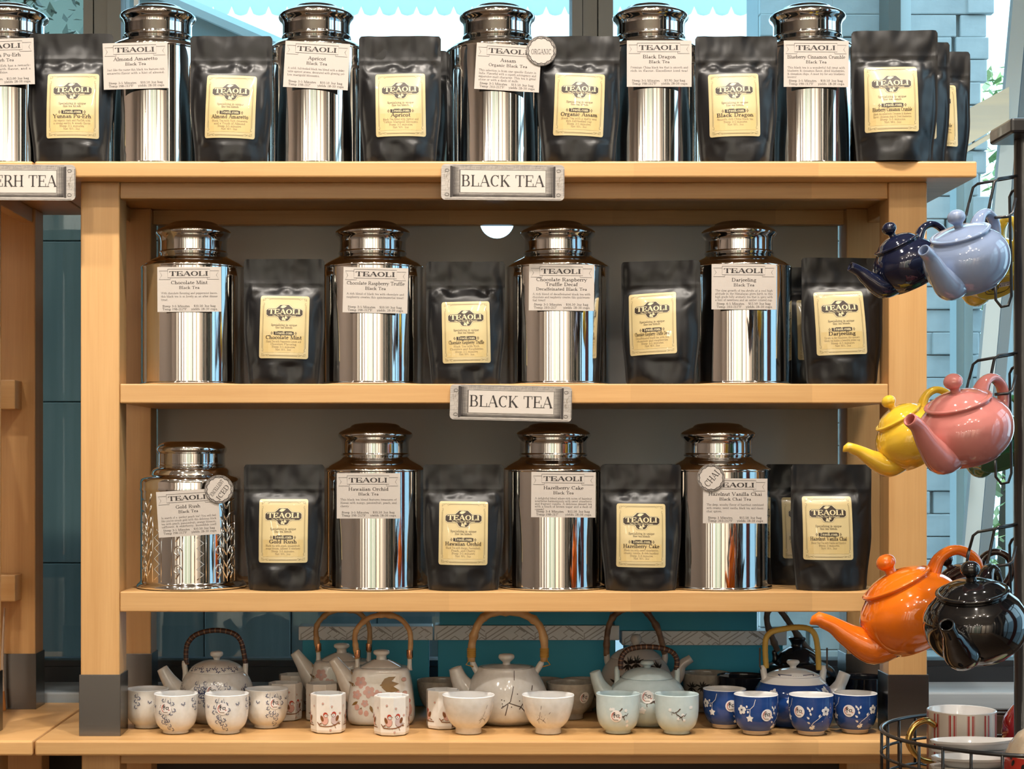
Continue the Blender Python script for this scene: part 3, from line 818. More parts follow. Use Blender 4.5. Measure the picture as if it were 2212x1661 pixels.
PXM = K * .998
def card_print(title, kind, desc, steep, temp, price, lines2=None):
    """artwork in metres, origin at the card centre; the layout follows the 142 x 100 pixel card"""
    p = Print()
    X_ = lambda x: (x-71)*PXM
    Y_ = lambda y: (50-y)*PXM
    def ln(pts, w_=.75): p.line([(X_(a), Y_(c)) for a, c in pts], w_*PXM)
    ln([(23,5),(117,5),(117,24),(23,24),(23,5)])
    ln([(23,9),(4,9),(10,18.5),(4,28),(29,28),(29,24)]); ln([(117,9),(137,9),(131,18.5),(137,28),(111,28),(111,24)])
    p.quads(text('TEAOLI', 15.2*PXM, X_(70), Y_(20), 'c', .155, .05, fit=87*PXM))
    p.ring(X_(56), Y_(17.5), 2.3*PXM, 1.8*PXM, .9*PXM, 0, 1, 40, 330, 10)
    y = 38.5 if not lines2 else 36.5
    st = 7.3 if len(desc) < 4 else (6.9 if len(desc) == 4 else 6.0)
    if lines2: st = 6.7
    for t_ in ([title] if not lines2 else lines2):
        wd = text_width(t_, 11.2*PXM, 1.12)
        p.quads(text(t_, 11.2*PXM, 0, Y_(y), 'c', .105, .05, 1.12, fit=min(wd, 127*PXM))); y += 11 if not lines2 else 10.3
    p.quads(text(kind, 9.6*PXM, 0, Y_(y-.4), 'c', .10, .05, 1.12)); y += 11 if not lines2 else 9.6
    for i, d in enumerate(desc):
        wd = text_width(d, 6.9*PXM, 1.05)
        full = wd > 95*PXM
        p.quads(text(d, 6.9*PXM, X_(8), Y_(y), 'l', .075, .045, 1.05, fit=126*PXM if full else None)); y += st
    p.quads(text(steep, 7.2*PXM, X_(11), Y_(89.5), 'l', .10, .05, 1.1)); p.quads(text(temp, 7.2*PXM, X_(11), Y_(96.3), 'l', .10, .05, 1.1))
    p.quads(text(price, 7.2*PXM, X_(105), Y_(89.2), 'c', .10, .05, 1.1)); p.quads(text('yields 28-30 cups', 7.2*PXM, X_(104), Y_(96), 'c', .10, .05, 1.1))
    return p
def badge_print(lines, r, rot):
    p = Print()
    p.ring(0, 0, r*.97, r*.97, r*.035, 0, 1, 0, 360, 36)
    n_ = 96
    p.line([(r*(.80+.07*abs(math.sin(6*2*math.pi*i/n_)))*math.cos(2*math.pi*i/n_), r*(.80+.07*abs(math.sin(6*2*math.pi*i/n_)))*math.sin(2*math.pi*i/n_)) for i in range(n_+1)], r*.045, 0, 1)
    for k in range(12):
        a = math.radians(30*k+15)
        p.ring(r*.90*math.cos(a), r*.90*math.sin(a), r*.055, r*.055, r*.03, 0, 1, 0, 360, 8)
        p.line([(r*.90*math.cos(a+d), r*.90*math.sin(a+d)) for d in (.10, .17, .24, .31, .38)], r*.03, 0, 1)
    q = []
    for i, (t_, sz) in enumerate(lines):
        q += text(t_, sz, 0, (len(lines)/2-i-1)*sz*1.15+sz*.14, 'c', .085, .04, fit=min(text_width(t_, sz), r*1.34))
    ca, sa = math.cos(rot), math.sin(rot)
    p.quads([tuple((ca*a-sa*c, sa*a+ca*c) for a, c in f) for f in q])
    return p

cards = {}
def canister(cx, axis_y, base_z, card_c, card_rot, info, label, ornate=False, size=(140,100), badge=None):
    x = PX(cx, axis_y); base_z += .0008
    root = thing('tea_canister', label, 'canister', (x, axis_y, base_z), group='steel tea canisters')
    bo = link('body', GRB_ME if ornate else (CANB_ME if base_z > TOPT-.01 else CANW_ME), root); li = link('lid', GRL_ME if ornate else CANL_ME, root)
    bo.rotation_euler = (0,0,(cx*.37) % .5 if not ornate else 0)
    yc = axis_y - (.0915 if base_z > TOPT-.01 else .0948) - .0012
    c = P(card_c[0], card_c[1], yc) - Vector((x, axis_y, base_z))
    a = math.radians(card_rot); ca, sa = math.cos(a), math.sin(a)
    W, H = PL(size[0], yc), PL(size[1], yc)
    b = MB(); b.box((-W/2, -.0004, -H/2), (W/2, .0004, H/2))
    co = obj('label_card', b, PAPER, root, c, (0, -a, 0))
    pr = card_print(*info)
    s = W/(142*PXM)
    link('lettering', pr.mesh('lettering', INK, lambda u, v, la: (u*s, -.0006, v*s)), co)
    if badge:
        lines, bc, br, rot = badge
        r = PL(br, yc)
        bb = MB(); M = Matrix.Rotation(math.pi/2, 4, 'X')
        bb.lathe([(0,-.0003),(r,-.0003),(r,.0003),(0,.0003)], 40, M=M, smooth=False)
        cb = P(bc[0], bc[1], yc-.0016) - Vector((x, axis_y, base_z))
        bo = obj('round_badge', bb, PAPER, root, cb)
        link('lettering', badge_print(lines, r, math.radians(rot)).mesh('lettering', INK, lambda u, v, la: (u, -.0006, v)), bo)
    return root

ST = 'Steep 3-5 Minutes'
Y1, Y2, Y3 = .066, .101, .100
canister(22, Y1, TOPT, (4,134), 1.8, ('Yunnan Pu-Erh', 'Pu-Erh Tea', ['This organic Pu-Erh has a remark-','able, strong, earth flavor, and a','which is high in caffeine.'], ST, 'Temp 198-212°F', '$13.00 3oz bag'), 'steel tea canister with a Pu-Erh card at the left edge of the photo')
canister(341, Y1, TOPT, (293,142), 1.6, ('Almond Amaretto', 'Black Tea', ['Just like the name this black tea features rich','amaretto flavor with a hint of almond.'], ST, 'Temp 198-212°F', '$10.50 3oz bag'), 'steel tea canister with the Almond Amaretto card')
canister(684, Y1, TOPT, (684,141.5), -3.2, ('Apricot', 'Black Tea', ['A solid, full-bodied black tea blend with a delec-','table apricot aroma, decorated with glowing yel-','low marigold blossoms.'], ST, 'Temp 198-212°', '$10.50 3oz bag'), 'steel tea canister with the Apricot card, on the top shelf')
canister(1074, Y1, TOPT, (1097,146), -3.4, ('Assam', 'Organic Black Tea', ['This selection is from one specific Estate in','India. Flavorful with a superb astringency and','expansive malt character. This tea is great','alone or with a dash of milk.'], ST, 'Temp 203-212°F', '$13.50 3oz bag'), 'steel tea canister with the Assam card and a round ORGANIC badge', badge=([('ORGANIC', .0128)], (1169,110), 32.5, 0))
canister(1405, Y1, TOPT, (1424,137.5), 0, ('Black Dragon', 'Black Tea', ['Premium China black tea that is smooth and','rich in flavor. Excellent iced tea!'], ST, 'Temp 198-212°F', '$7.95 3oz bag'), 'steel tea canister with the Black Dragon card')
canister(1744, Y1, TOPT, (1763,138), -.3, ('Blueberry Cinnamon Crumble', 'Black Tea', ['This black tea is a wonderful full treat with','blueberry & cinnamon flavor, dried blueberries,','& cinnamon chips. A must try for any blueberry','lovers!'], ST, 'Temp 198-212°F', '$10.50 3oz bag'), 'steel tea canister with the Blueberry Cinnamon Crumble card')
canister(418, Y2, M1T, (409,625), .3, ('Chocolate Mint', 'Black Tea', ['With chocolate flavoring and peppermint leaves,','this black tea is as lovely as an after dinner','treat.'], ST, 'Temp 198-212°F', '$10.50 3oz bag'), 'steel tea canister with the Chocolate Mint card', size=(138,97))
canister(805, Y2, M1T, (811,627), -1.3, ('Chocolate Raspberry Truffle', 'Black Tea', ['A rich blend of black tea with chocolate and','raspberry creates this quintessential treat!'], ST, 'Temp 198-212°F', '$10.50 3oz bag'), 'steel tea canister with the Chocolate Raspberry Truffle Black Tea card', size=(140,98))
canister(1205, Y2, M1T, (1213,621), -.5, ('', 'Decaffeinated Black Tea', ['A rich blend of decaffeinated black tea with','chocolate and raspberry creates this quintessen-','tial treat!'], ST, 'Temp 203-212°', '$14.50 3oz bag', ['Chocolate Raspberry', 'Truffle Decaf']), 'steel tea canister with the Truffle Decaf card, on the middle shelf', size=(141,100))
canister(1596, Y2, M1T, (1607,619.5), -.2, ('Darjeeling', 'Black Tea', ['The slow growth of tea shrubs at a cool high','altitude in the Himalayas gives birth to this','high grade fully aromatic tea that is spicy with','a hint of sweetness and an amber colored cup.'], 'Steep 4-5 Minutes', 'Temp 203-212°F', '$12.50 3oz bag'), 'steel tea canister with the Darjeeling card', size=(140,98))
canister(414, Y3-.002, M2T, (407,1108), 3.6, ('Gold Rush', 'Black Tea', ['In search of a  perfect peach tea? You will feel',"like you've struck gold with this delicious black",'tea with peach, passionfruit, orange blossom,','safflower, & elderberry. Incredible iced!'], ST, 'Temp 198-212°F', '$10.50 3oz bag'), 'embossed steel tea canister with the Gold Rush card and an EXCELLENT ICED badge', True, (134,99), ([('EXCELLENT', .0094), ('ICED', .0122)], (473,1057), 31, 53))
canister(811, Y3, M2T, (796,1071), 0, ('Hawaiian Orchid', 'Black Tea', ['This black tea blend features treasures of','Hawaii with mango, passionfruit, peach, and','cherry'], ST, 'Temp 198-212°F', '$10.50 3oz bag'), 'steel tea canister with the Hawaiian Orchid card', size=(137,98))
canister(1195, Y3, M2T, (1217,1068.5), -.4, ('Hazelberry Cake', 'Black Tea', ['A delightful blend where rich notes of hazelnut','intertwine harmoniously with sweet strawberry','and fragrant vanilla. A delicious dessert tea','with a touch of brown sugar and a dash of','cream!'], 'Steep 3-4 Minutes', 'Temp 198-212°', '$12.50 3oz bag'), 'steel tea canister with the Hazelberry Cake card', size=(139,98))
canister(1551, Y3, M2T, (1588,1082), -.3, ('Hazelnut Vanilla Chai', 'Black Chai Tea', ['The deep, woodsy flavor of hazelnut combined','with creamy, sweet vanilla, black tea, and classic','chai spices.'], 'Steep 3 Minutes', 'Temp 203-212°F', '$12.50 3oz bag'), 'steel tea canister with the Hazelnut Vanilla Chai card and a round CHAI badge', size=(139,97), badge=([('CHAI', .0165)], (1536,1032), 30, 50))

# ------------------------------------------------------------------ black stand-up pouches
PH, PW = .216, .0695
def pouch_fn(seed, label_z, bulge=1.0, lx=0.0):
    rr = random.Random(seed); ph = [rr.uniform(0, 6.28) for _ in range(6)]; off = Vector((seed*3.1, seed*1.7, 0))
    def hw(z):      # half width
        return PW*(.885+.115*smooth(0, .10, z)) * (1-.03*(1-smooth(0,.008,z)))
    def T(z):
        return bulge*interp([0,.012,.05,.09,.125,.150,.162,.168], [.029,.031,.0305,.0265,.0195,.0125,.0045,.0012], z)
    def front(u, z, off_=0.0, fine=True):
        """u in -1..1 across, z height; returns (x, y, z)"""
        w_ = hw(z); au = min(abs(u), 1)
        c = 0.0 if au > .93 else (1-(au/.93)**2.6)**.75
        t = T(z)*c + .0012
        if fine:
            fade = min(1, c*2.2)
            ul = abs(u-lx/PW); inl = (1-smooth(.70, .82, ul))*smooth(label_z-.067, label_z-.059, z)*(1-smooth(label_z+.059, label_z+.064, z))
            m = (1-inl)*fade
            k = math.exp(-((z-.161)/.0065)**2)          # tucks below the zip
            t += k*m*.0034*(math.sin(u*9+ph[0])*.6+math.sin(u*15+ph[1])*.5)
            k = math.exp(-((z-.022)/.02)**2)
            t += k*m*.0035*(math.sin(u*4.2+ph[2])*.7+math.sin(u*7+ph[3])*.4)
            t += m*.0042*noise.noise(Vector((u*1.8, z*20, 0))+off)
            t += m*.0012*noise.noise(Vector((u*5, z*50, 5))+off)
            for sg in (-1, 1):      # creases running in from the lower corners and the shoulders
                d = (z-.030)-(.9-sg*u)*.055*(1+.3*math.sin(ph[2]*sg)); t -= m*.0022*math.exp(-(d/.0035)**2)*smooth(.25, .6, sg*u)
                d = (.150-z)-(.9-sg*u)*.060*(1+.3*math.sin(ph[3]*sg)); t -= m*.0018*math.exp(-(d/.0035)**2)*smooth(.45, .7, sg*u)
            if z > .168: t += .0018*noise.noise(Vector((u*2.5, z*30, 9))+off)
            if au > .9: t += .0012*math.sin(z*60+ph[4])
        # zip ridges
        for zc in (.1715, .1765): t += .0011*math.exp(-((z-zc)/.0013)**2)*(1 if au < .97 else 0)
        return Vector((u*w_, -t-off_, z))
    def back(u, z):
        au = min(abs(u), 1); c = 0.0 if au > .93 else (1-(au/.93)**2.6)**.75
        return Vector((u*hw(z), T(z)*.9*c+.0002, z))
    return front, back, hw
def pouch_body(front, back, nu=44, nv=64):
    b = MB()
    def top(u, z):   # rounded top corners
        au = abs(u)
        d = max(0, (au-.93)/.07); return z - (.0048*(1-math.sqrt(max(0, 1-d*d)))) * smooth(PH-.012, PH, z)
    def F(s, t):
        u = -1+2*s; u = math.copysign(abs(u)**.85, u); z = PH*t
        p = front(u, z); p.z = top(u, z); return p
    def B(s, t):
        u = 1-2*s; u = math.copysign(abs(u)**.85, u); z = PH*t
        p = back(u, z); p.z = top(u, z); return p
    b.grid(F, nu, nv); b.grid(B, 20, 20)
    n = 20
    vs = [F(i/n, 0) for i in range(n+1)] + [B(1-i/n, 0) for i in range(n+1)]
    b.add(vs, [(i+1, i, i+n+1, i+n+2) for i in range(n)], 0, False)
    vs = [F(i/n, 1) for i in range(n+1)] + [B(1-i/n, 1) for i in range(n+1)]
    b.add(vs, [(i, i+1, i+n+2, i+n+1) for i in range(n)], 0, False)
    for e in (0, 1):
        vs = [F(e, j/nv) for j in range(nv+1)] + [B(1-e, j/nv) for j in range(nv+1)]
        b.add(vs, [(j, j+1, j+nv+2, j+nv+1) for j in range(nv)], 0, False)
    return b
LW, LH = .0840, .1085
def plaque(k):
    h = [(38,-80),(54,-66),(60,-50),(76,-41),(150,-40),(169,-22),(169,26),(151,44),(84,45),(66,60),(46,79)]
    pts = h + [(-x, y) for x, y in h[::-1]]
    out = []
    for x, y in pts:
        l = math.hypot(x, y)
        out.append((x - math.copysign(k, x), y - math.copysign(k*(1 if abs(y) > 35 else .6), y)))
    return out
def label_print(name, desc, two=False):
    p = Print(); u = .000192
    cx, cy = 0, .0248
    def pl(k, mi, la):
        pts = [(cx+a*u, cy+c*u) for a, c in plaque(k)]
        # fill as horizontal strips so that it follows the bulge
        ysn = sorted(set(round(y, 6) for _, y in pts)); n = len(pts)
        def xr(y):
            xs = [abs(lerp(pts[i][0], pts[(i+1)%n][0], (y-pts[i][1])/(pts[(i+1)%n][1]-pts[i][1]))-cx) for i in range(n) if (pts[i][1]-y)*(pts[(i+1)%n][1]-y) <= 0 and pts[i][1] != pts[(i+1)%n][1]]
            return max(xs) if xs else 0
        for y0, y1 in zip(ysn, ysn[1:]):
            a, c = xr(y0+1e-7), xr(y1-1e-7); m = 10
            for i in range(m):
                s0, s1 = -1+2*i/m, -1+2*(i+1)/m
                p.p.append((((cx+a*s0, y0), (cx+a*s1, y0), (cx+c*s1, y1), (cx+c*s0, y1)), mi, la))
    pl(-2, 0, 1); pl(3, 1, 2); pl(8, 0, 3)
    p.quads(text('TEAOLI', 66*u, cx, cy-13*u, 'c', .17, .065, fit=286*u), 1, 4)
    p.leaf(cx-38*u, cy+48*u, 62*u, 26*u, 14, 1, 4)
    p.quads(text('Fine Tea, Olive Oil & Balsamic', 22*u, cx, cy-33*u, 'c', .11, .07, fit=208*u), 1, 4)
    p.ell(cx-11*u, cy-58*u, 11*u, 10*u, 0, 1, 4); p.ell(cx+5*u, cy-63*u, 8*u, 8*u, 0, 1, 4)
    for r_ in (10, 35, 60, 150): p.leaf(cx+4*u, cy-52*u, 30*u, 9*u, r_, 1, 4)
    # border and corner scrolls
    bw_, bh_ = LW/2-.0050, LH/2-.0045
    n = 12
    for s in (-1, 1):
        p.line([(lerp(-bw_+.013, bw_-.013, i/n), s*bh_) for i in range(n+1)], .00055, 2, 1)
        p.line([(lerp(-bw_+.013, bw_-.013, i/n), s*(bh_-.0014)) for i in range(n+1)], .0002, 0, 1)
        p.line([(s*bw_, lerp(-bh_+.013, bh_-.013, i/n)) for i in range(n+1)], .00055, 2, 1)
        p.line([(s*(bw_-.0014), lerp(-bh_+.013, bh_-.013, i/n)) for i in range(n+1)], .0002, 0, 1)
        for t in (-1, 1):
            c = (s*bw_, t*bh_)
            p.line([(c[0]-s*.0045, c[1]), (c[0], c[1]), (c[0], c[1]-t*.0045)], .0003, 0, 2)
            p.line([(c[0]-s*.0030, c[1]+t*.0003), (c[0]-s*.0030, c[1]-t*.0030), (c[0]+s*.0003, c[1]-t*.0030)], .0003, 0, 2)
            p.ring(c[0]-s*.0105, c[1]-t*.0010, .0022, .0013, .0003, 0, 2, 20 if t*s > 0 else 160, 300 if t*s > 0 else -120, 10)
            p.ring(c[0]-s*.0010, c[1]-t*.0100, .0012, .0022, .0003, 0, 2, 60 if s > 0 else 120, 340 if s > 0 else -160, 10)
            p.ring(c[0]-s*.0065, c[1]-t*.0006, .0016, .0011, .0003, 0, 2, 0, 220, 8)
    p.quads(text('Specializing in unique', 29*u, 0, .0018, 'c', .09, .05, 1.0, fit=232*u), 0, 2)
    p.quads(text('fine tea blends', 29*u, 0, -.0027, 'c', .09, .05, fit=152*u), 0, 2)
    # web address on a dark bar with a flourish at each end
    y = -.0108; hb = .0033; wb = .0172
    for i in range(8):
        a, c = lerp(-wb, wb, i/8), lerp(-wb, wb, (i+1)/8)
        e0 = .0007 if i == 0 else 0; e1 = .0007 if i == 7 else 0
        p.p.append((((a, y-hb+e0), (c, y-hb+e1), (c, y+hb-e1), (a, y+hb-e0)), 0, 2))
    p.quads(text('Teaoli.com', 42*u, 0, y-.0021, 'c', .13, .06, fit=158*u), 1, 4)
    for s in (-1, 1):
        for dx, dy in ((0,1),(0,-1),(1,0),(-1,0)): p.ell(s*.0205+dx*.0011, y+dy*.0018, .0008, .0010, 0, 2, 2, 6)
    y = -.0211
    wd = text_width(name, 50*u, 1.1)
    p.quads(text(name, 50*u, 0, y, 'c', .135, .06, 1.1, fit=min(wd, 322*u)), 0, 3)
    y -= .0056
    for d in desc:
        wd = text_width(d, 27*u, 1.0)
        p.quads(text(d, 27*u, 0, y, 'c', .08, .045, fit=min(wd, 310*u)), 2, 3); y -= .0047
    # warmer over-sticker that carries the name
    n = 8
    for i in range(n):
        for j in range(3):
            a, c = lerp(-.0345, .0345, i/n), lerp(-.0345, .0345, (i+1)/n); e, f = lerp(-.0440, -.0150, j/3), lerp(-.0440, -.0150, (j+1)/3)
            p.p.append((((a,e),(c,e),(c,f),(a,f)), 3, 1))
    return p
SEP = mat('sepia_print', (.16,.115,.06), .5)
CREAM = mat('cream_print', (.64,.55,.33), .35)
def pouch(cx, yc, base_z, name, desc, label, lab_c=None, rot=0.0, yaw=0.0, sc=1.0, bulge=1.0, back_lab=True, lean=0.0, seed=None):
    x = PX(cx, yc); base_z += .0008
    root = thing('tea_pouch', label, 'pouch', (x, yc, base_z), (lean, 0, yaw), 'black tea pouches')
    root.scale = (sc, sc, sc)
    sd = seed if seed is not None else (cx*7 + int(base_z*100)) % 97
    lz = .102; lx = 0
    if lab_c:
        q = P(lab_c[0], lab_c[1], yc-.03)
        lz = max(.080, min(.118, (q.z-base_z)/sc)); lx = max(-.011, min(.011, (q.x-x)/sc))
    fr, bk, hw = pouch_fn(sd, lz, bulge, lx)
    obj('pouch_body', pouch_body(fr, bk), POUCH, root)
    if name is None: return root
    a = math.radians(rot); ca, sa = math.cos(a), math.sin(a)
    def S(u, v, off):
        X_, Z_ = lx+ca*u-sa*v, lz+sa*u+ca*v
        q = fr(X_/hw(Z_), Z_, off, False)
        q.y += -.0010 + .0012*math.sin(u*40+sd)*math.cos(v*22+sd*2)
        return q
    b = MB()
    def L(s, t):
        u, v = (s-.5)*LW, (t-.5)*LH
        r = .0035; du = max(0, abs(u)-(LW/2-r)); dv = max(0, abs(v)-(LH/2-r))
        d = math.hypot(du, dv)
        if d > r: u -= math.copysign(du*(1-r/d), u); v -= math.copysign(dv*(1-r/d), v)
        return S(u, v, .0006)
    b.grid(L, 24, 28)
    lo = obj('label', b, GOLD, root)
    link('lettering', label_print(name, desc).mesh('lettering', [BROWN, CREAM, SEP, GOLD2], lambda u, v, la: S(u, v, .00075+.00013*la)), lo)
    return root
MT = ['Steep 3-5 minutes', 'Net Wt. 3oz']
yA, yB, yC = -.018, .038, .040
pouch(154, yA+.010, TOPT, 'Yunnan Pu-Erh', ['An organic dark and Pu-Erh with','a strong earthy & woody flavor']+MT, 'black pouch with a gold Yunnan Pu-Erh label', (155,227), .5, sc=1.03)
pouch(500, yA, TOPT, 'Almond Amaretto', ['Black Tea with Rich Amaretto','and a Touch of Almond']+MT, 'black pouch with a gold Almond Amaretto label', (497,229), -1.5)
pouch(864, yA, TOPT, 'Apricot', ['Black Tea blend with Apricot and','Yellow Marigold Blossoms']+MT, 'black pouch with a gold Apricot label', (865,225), 1.0)
pouch(880, .125, TOPT, None, None, 'plain black pouch half hidden behind the Apricot pouch', sc=1.04)
pouch(1250, yA, TOPT, 'Organic Assam', ['Black Tea with a malty and','rich full-bodied cup']+MT, 'black pouch with a gold Organic Assam label', (1252,224), -2.5)
pouch(1590, yA, TOPT, 'Black Dragon', ['Smooth, rich China black tea']+MT, 'black pouch with a gold Black Dragon label', (1588,225), .8)
pouch(1932, yA-.008, TOPT, 'Blueberry Cinnamon Crumble', ['Black tea spiced with Cinnamon & blueberry','flavor, cinnamon chips & Dried blueberries']+MT, 'black pouch with a gold Blueberry Cinnamon Crumble label, first of three in a row', (1930,212), 0, yaw=-.05, sc=1.035)
pouch(1962, yA+.062, TOPT, 'Blueberry Cinnamon Crumble', ['Black tea spiced with Cinnamon & blueberry','flavor, cinnamon chips & Dried blueberries']+MT, 'black pouch second in the row of three at the right end of the top shelf', None, 0, yaw=-.03, sc=1.02)
pouch(2008, yA+.14, TOPT, 'Blueberry Cinnamon Crumble', ['Black tea spiced with Cinnamon & blueberry','flavor, cinnamon chips & Dried blueberries']+MT, 'black pouch last in the row of three at the right end of the top shelf', None, 0, sc=1.03)
pouch(614, yB, M1T, 'Chocolate Mint', ['Black Tea with Peppermint Leaves and','Chocolate Flavoring']+MT, 'black pouch with a gold Chocolate Mint label', (613,706), -1, sc=1.0)
pouch(1006, yB, M1T, 'Chocolate Raspberry Truffle', ['Black Tea with Rich','Chocolate and Raspberries']+MT, 'black pouch with a gold Chocolate Raspberry Truffle label', (1007,717), 1.2, sc=.98)
pouch(1427, yB, M1T, 'Chocolate Raspberry Truffle Decaf', ['Decaffeinated black tea with rich','chocolate and raspberries']+MT, 'black pouch with a gold Truffle Decaf label, turned to the left', (1415,698), 2.5, yaw=-.28, sc=.985)
pouch(1818, yB, M1T, 'Darjeeling', ['Grown in the Himalayas, this aromatic','black tea makes a beautiful amber cup','Steep 4-5 minutes','Net Wt. 3oz'], 'black pouch with a gold Darjeeling label under the navy teapot', (1817,697), 2, yaw=.04, sc=1.01)
pouch(1768, .17, M1T, 'Darjeeling', ['Grown in the Himalayas, this aromatic','black tea makes a beautiful amber cup','Steep 4-5 minutes','Net Wt. 3oz'], 'black pouch half hidden between the Darjeeling canister and the Darjeeling pouch', None, 0)
pouch(614, yC, M2T, 'Gold Rush', ['Black tea with peach, passionfruit,','orange blossom, safflower, & elderberry']+MT, 'black pouch with a gold Gold Rush label', (611,1147), 0)
pouch(1001, yC, M2T, 'Hawaiian Orchid', ['Black Tea with Mango, Passionfruit,','Peach, and Cherry']+MT, 'black pouch with a gold Hawaiian Orchid label', (1001,1152), -.8)
pouch(1384, yC-.004, M2T, 'Hazelberry Cake', ['Black tea with sweet strawberries,','creamy vanilla, & rich hazelnut','Steep 3-4 minutes','Net Wt. 3oz'], 'black pouch with a gold Hazelberry Cake label', (1386,1157), -.8)
pouch(1384, .205, M2T, None, None, 'plain black pouch whose top edge shows behind the Hazelberry Cake pouch')
pouch(1795, yC, M2T, 'Hazelnut Vanilla Chai', ['Black Chai Tea with Vanilla and Hazelnut','Steep 3 minutes','Net Wt. 3oz'], 'black pouch with a gold Hazelnut Vanilla Chai label', (1791,1141), 0)
pouch(1736, .17, M2T, 'Hazelnut Vanilla Chai', ['Black Chai Tea with Vanilla and Hazelnut','Steep 3 minutes','Net Wt. 3oz'], 'black pouch half hidden behind the Hazelnut Vanilla Chai pouch', None, 0)

# ------------------------------------------------------------------ engraved shelf signs
SIGNM = mat('grey_engraved_card', (.46,.42,.38), .45, var=((.36,.33,.30), (70,70,400), .42, .58))
SIGNP = mat('sign_cream_panel', (.60,.55,.50), .42)
def sign(cx, cy, y, wpx, hpx, rot, words_, label, txt_fit):
    k = PL(1, y)
    c = P(cx, cy, y)
    root = thing('shelf_sign', label, 'sign', c, (0, math.radians(-rot), 0), 'engraved shelf signs')
    W, H = wpx*k, hpx*k
    pts = []
    r = 9*k
    for sx, sz, a0 in ((1,-1,-90),(1,1,0),(-1,1,90),(-1,-1,180)):
        for i in range(6):
            a = math.radians(a0+18*i); pts.append((sx*(W/2-r)+r*math.cos(a), sz*(H/2-r)+r*math.sin(a)))
    b = MB(); b.prism(pts, -.0015, .0015); plate = obj('plate', b, SIGNM, root)
    pw, ph_ = 93*k, 24.5*k
    oz = 2*k
    p = Print(); rr = random.Random(3)
    # frame engraving: dense hatching left, right, top and bottom of the panel
    for s in (-1, 1):
        for i in range(9):
            x = s*(pw + (1.2 + i*1.9)*k)
            p.line([(x, oz-ph_-9*k), (x, oz+ph_+7*k)], (.4+.14*i)*k*(1.25 if s < 0 else 1), 0, 1)
        x = s*(pw+18.5*k); p.line([(x, oz-ph_-10*k), (x, oz+ph_+8*k)], 4.2*k, 0, 2)
        for zc in (25, -27): p.ring(s*(W/2-12.5*k), zc*k, 4.2*k, 3.0*k, .8*k, 0, 1)
        for i in range(20):
            x = s*(W/2-rr.uniform(5, 17)*k); z = rr.uniform(-20, 20)*k
            p.line([(x, z), (x+1.5*k, z+rr.uniform(3,7)*k)], .35*k, 1, 1)
    for i in range(70):
        x = lerp(-pw+2*k, pw-2*k, i/69); p.line([(x, oz+ph_+1.5*k), (x, oz+ph_+rr.uniform(6,9)*k)], .55*k, 0 if i % 3 else 1, 1)
    for i in range(4): p.line([(-pw-14*k, oz-ph_-(2.4+1.9*i)*k), (pw+14*k, oz-ph_-(2.4+1.9*i)*k)], (.4+.28*i)*k, 0, 1)
    p.line([(-pw-16*k, oz+ph_+9.3*k), (pw+16*k, oz+ph_+9.3*k)], .5*k, 0, 1)
    p.line([(-W/2+8*k, -H/2+2.2*k), (W/2-8*k, -H/2+2.2*k)], .6*k, 0, 1)
    p.line([(W/2-1.2*k, -H/2+9*k), (W/2-1.2*k, H/2-9*k)], .9*k, 0, 1)
    link('engraving', p.mesh('engraving', [INK, SEP], lambda u, v, la: (u, -.0017-.0001*la, v)), plate)
    b = MB(); b.box((-pw, -.0021, oz-ph_), (pw, -.0014, oz+ph_)); pn = obj('name_panel', b, SIGNP, root)
    p = Print()
    p.line([(-pw+.5*k, oz-ph_), (-pw+.5*k, oz+ph_)], 1.6*k, 0, 1); p.line([(pw-.3*k, oz-ph_), (pw-.3*k, oz+ph_)], .7*k, 0, 1); p.line([(-pw, oz+ph_-.3*k), (pw, oz+ph_-.3*k)], .7*k, 0, 1)
    p.quads(text(words_, 36.5*k, -pw+txt_fit[0]*k, oz-11.5*k, 'l', .118, .032, fit=txt_fit[1]*k))
    link('lettering', p.mesh('lettering', [INK], lambda u, v, la: (u, -.0022-.0001*la, v)), pn)
    return root
sign(1086, 394, -.0535, 266, 77, -.5, 'BLACK TEA', 'engraved BLACK TEA sign on the edge of the top board', (3,180))
sign(1103.5, 870.5, -.0035, 263, 76, -1.3, 'BLACK TEA', 'engraved BLACK TEA sign on the edge of the middle shelf', (3,180))
sign(30, 394, -.0535, 266, 77, -.3, 'PU-ERH TEA', 'engraved PU-ERH TEA sign cut off by the left edge of the photo', (0,186))
# ------------------------------------------------------------------ tea sets on the counter
def glaze(name, col, rough=.09, var=None, bump=None): return mat(name, col, rough, 0, .0, .5, var, bump)
CRACK = glaze('white_crackle_glaze', (.72,.705,.68), .10, var=((.66,.64,.60), (90,90,90), .35, .65), bump=((130,130,130), .08, .0006))
WHITE = glaze('white_glaze', (.76,.755,.75))
IVORY = glaze('ivory_glaze', (.74,.715,.68), .09, var=((.69,.66,.61), (60,60,60), .4, .65))
GREYG = glaze('grey_stoneware_glaze', (.40,.375,.335), .14, var=((.33,.305,.27), (120,120,120), .35, .65), bump=((150,150,150), .08, .0006))
CELA = glaze('pale_celadon_glaze', (.49,.59,.61), .09, var=((.45,.55,.57), (80,80,80), .35, .65))
BLUEG = glaze('cobalt_glaze', (.010,.048,.215), .09, var=((.025,.068,.24), (26,26,60), .35, .7))
BLACKG = glaze('black_glaze', (.010,.012,.018), .12)
FOOTM = mat('bare_clay_foot', (.55,.47,.38), .7)
INDIGO = mat('indigo_underglaze', (.035,.05,.13), .25)
RUST = mat('rust_brown_paint', (.19,.07,.022), .3)
REDP = mat('red_paint', (.45,.055,.03), .3)
PINKP = mat('pink_paint', (.62,.36,.31), .3)
OLIVE = mat('ochre_leaf_paint', (.24,.13,.03), .3)
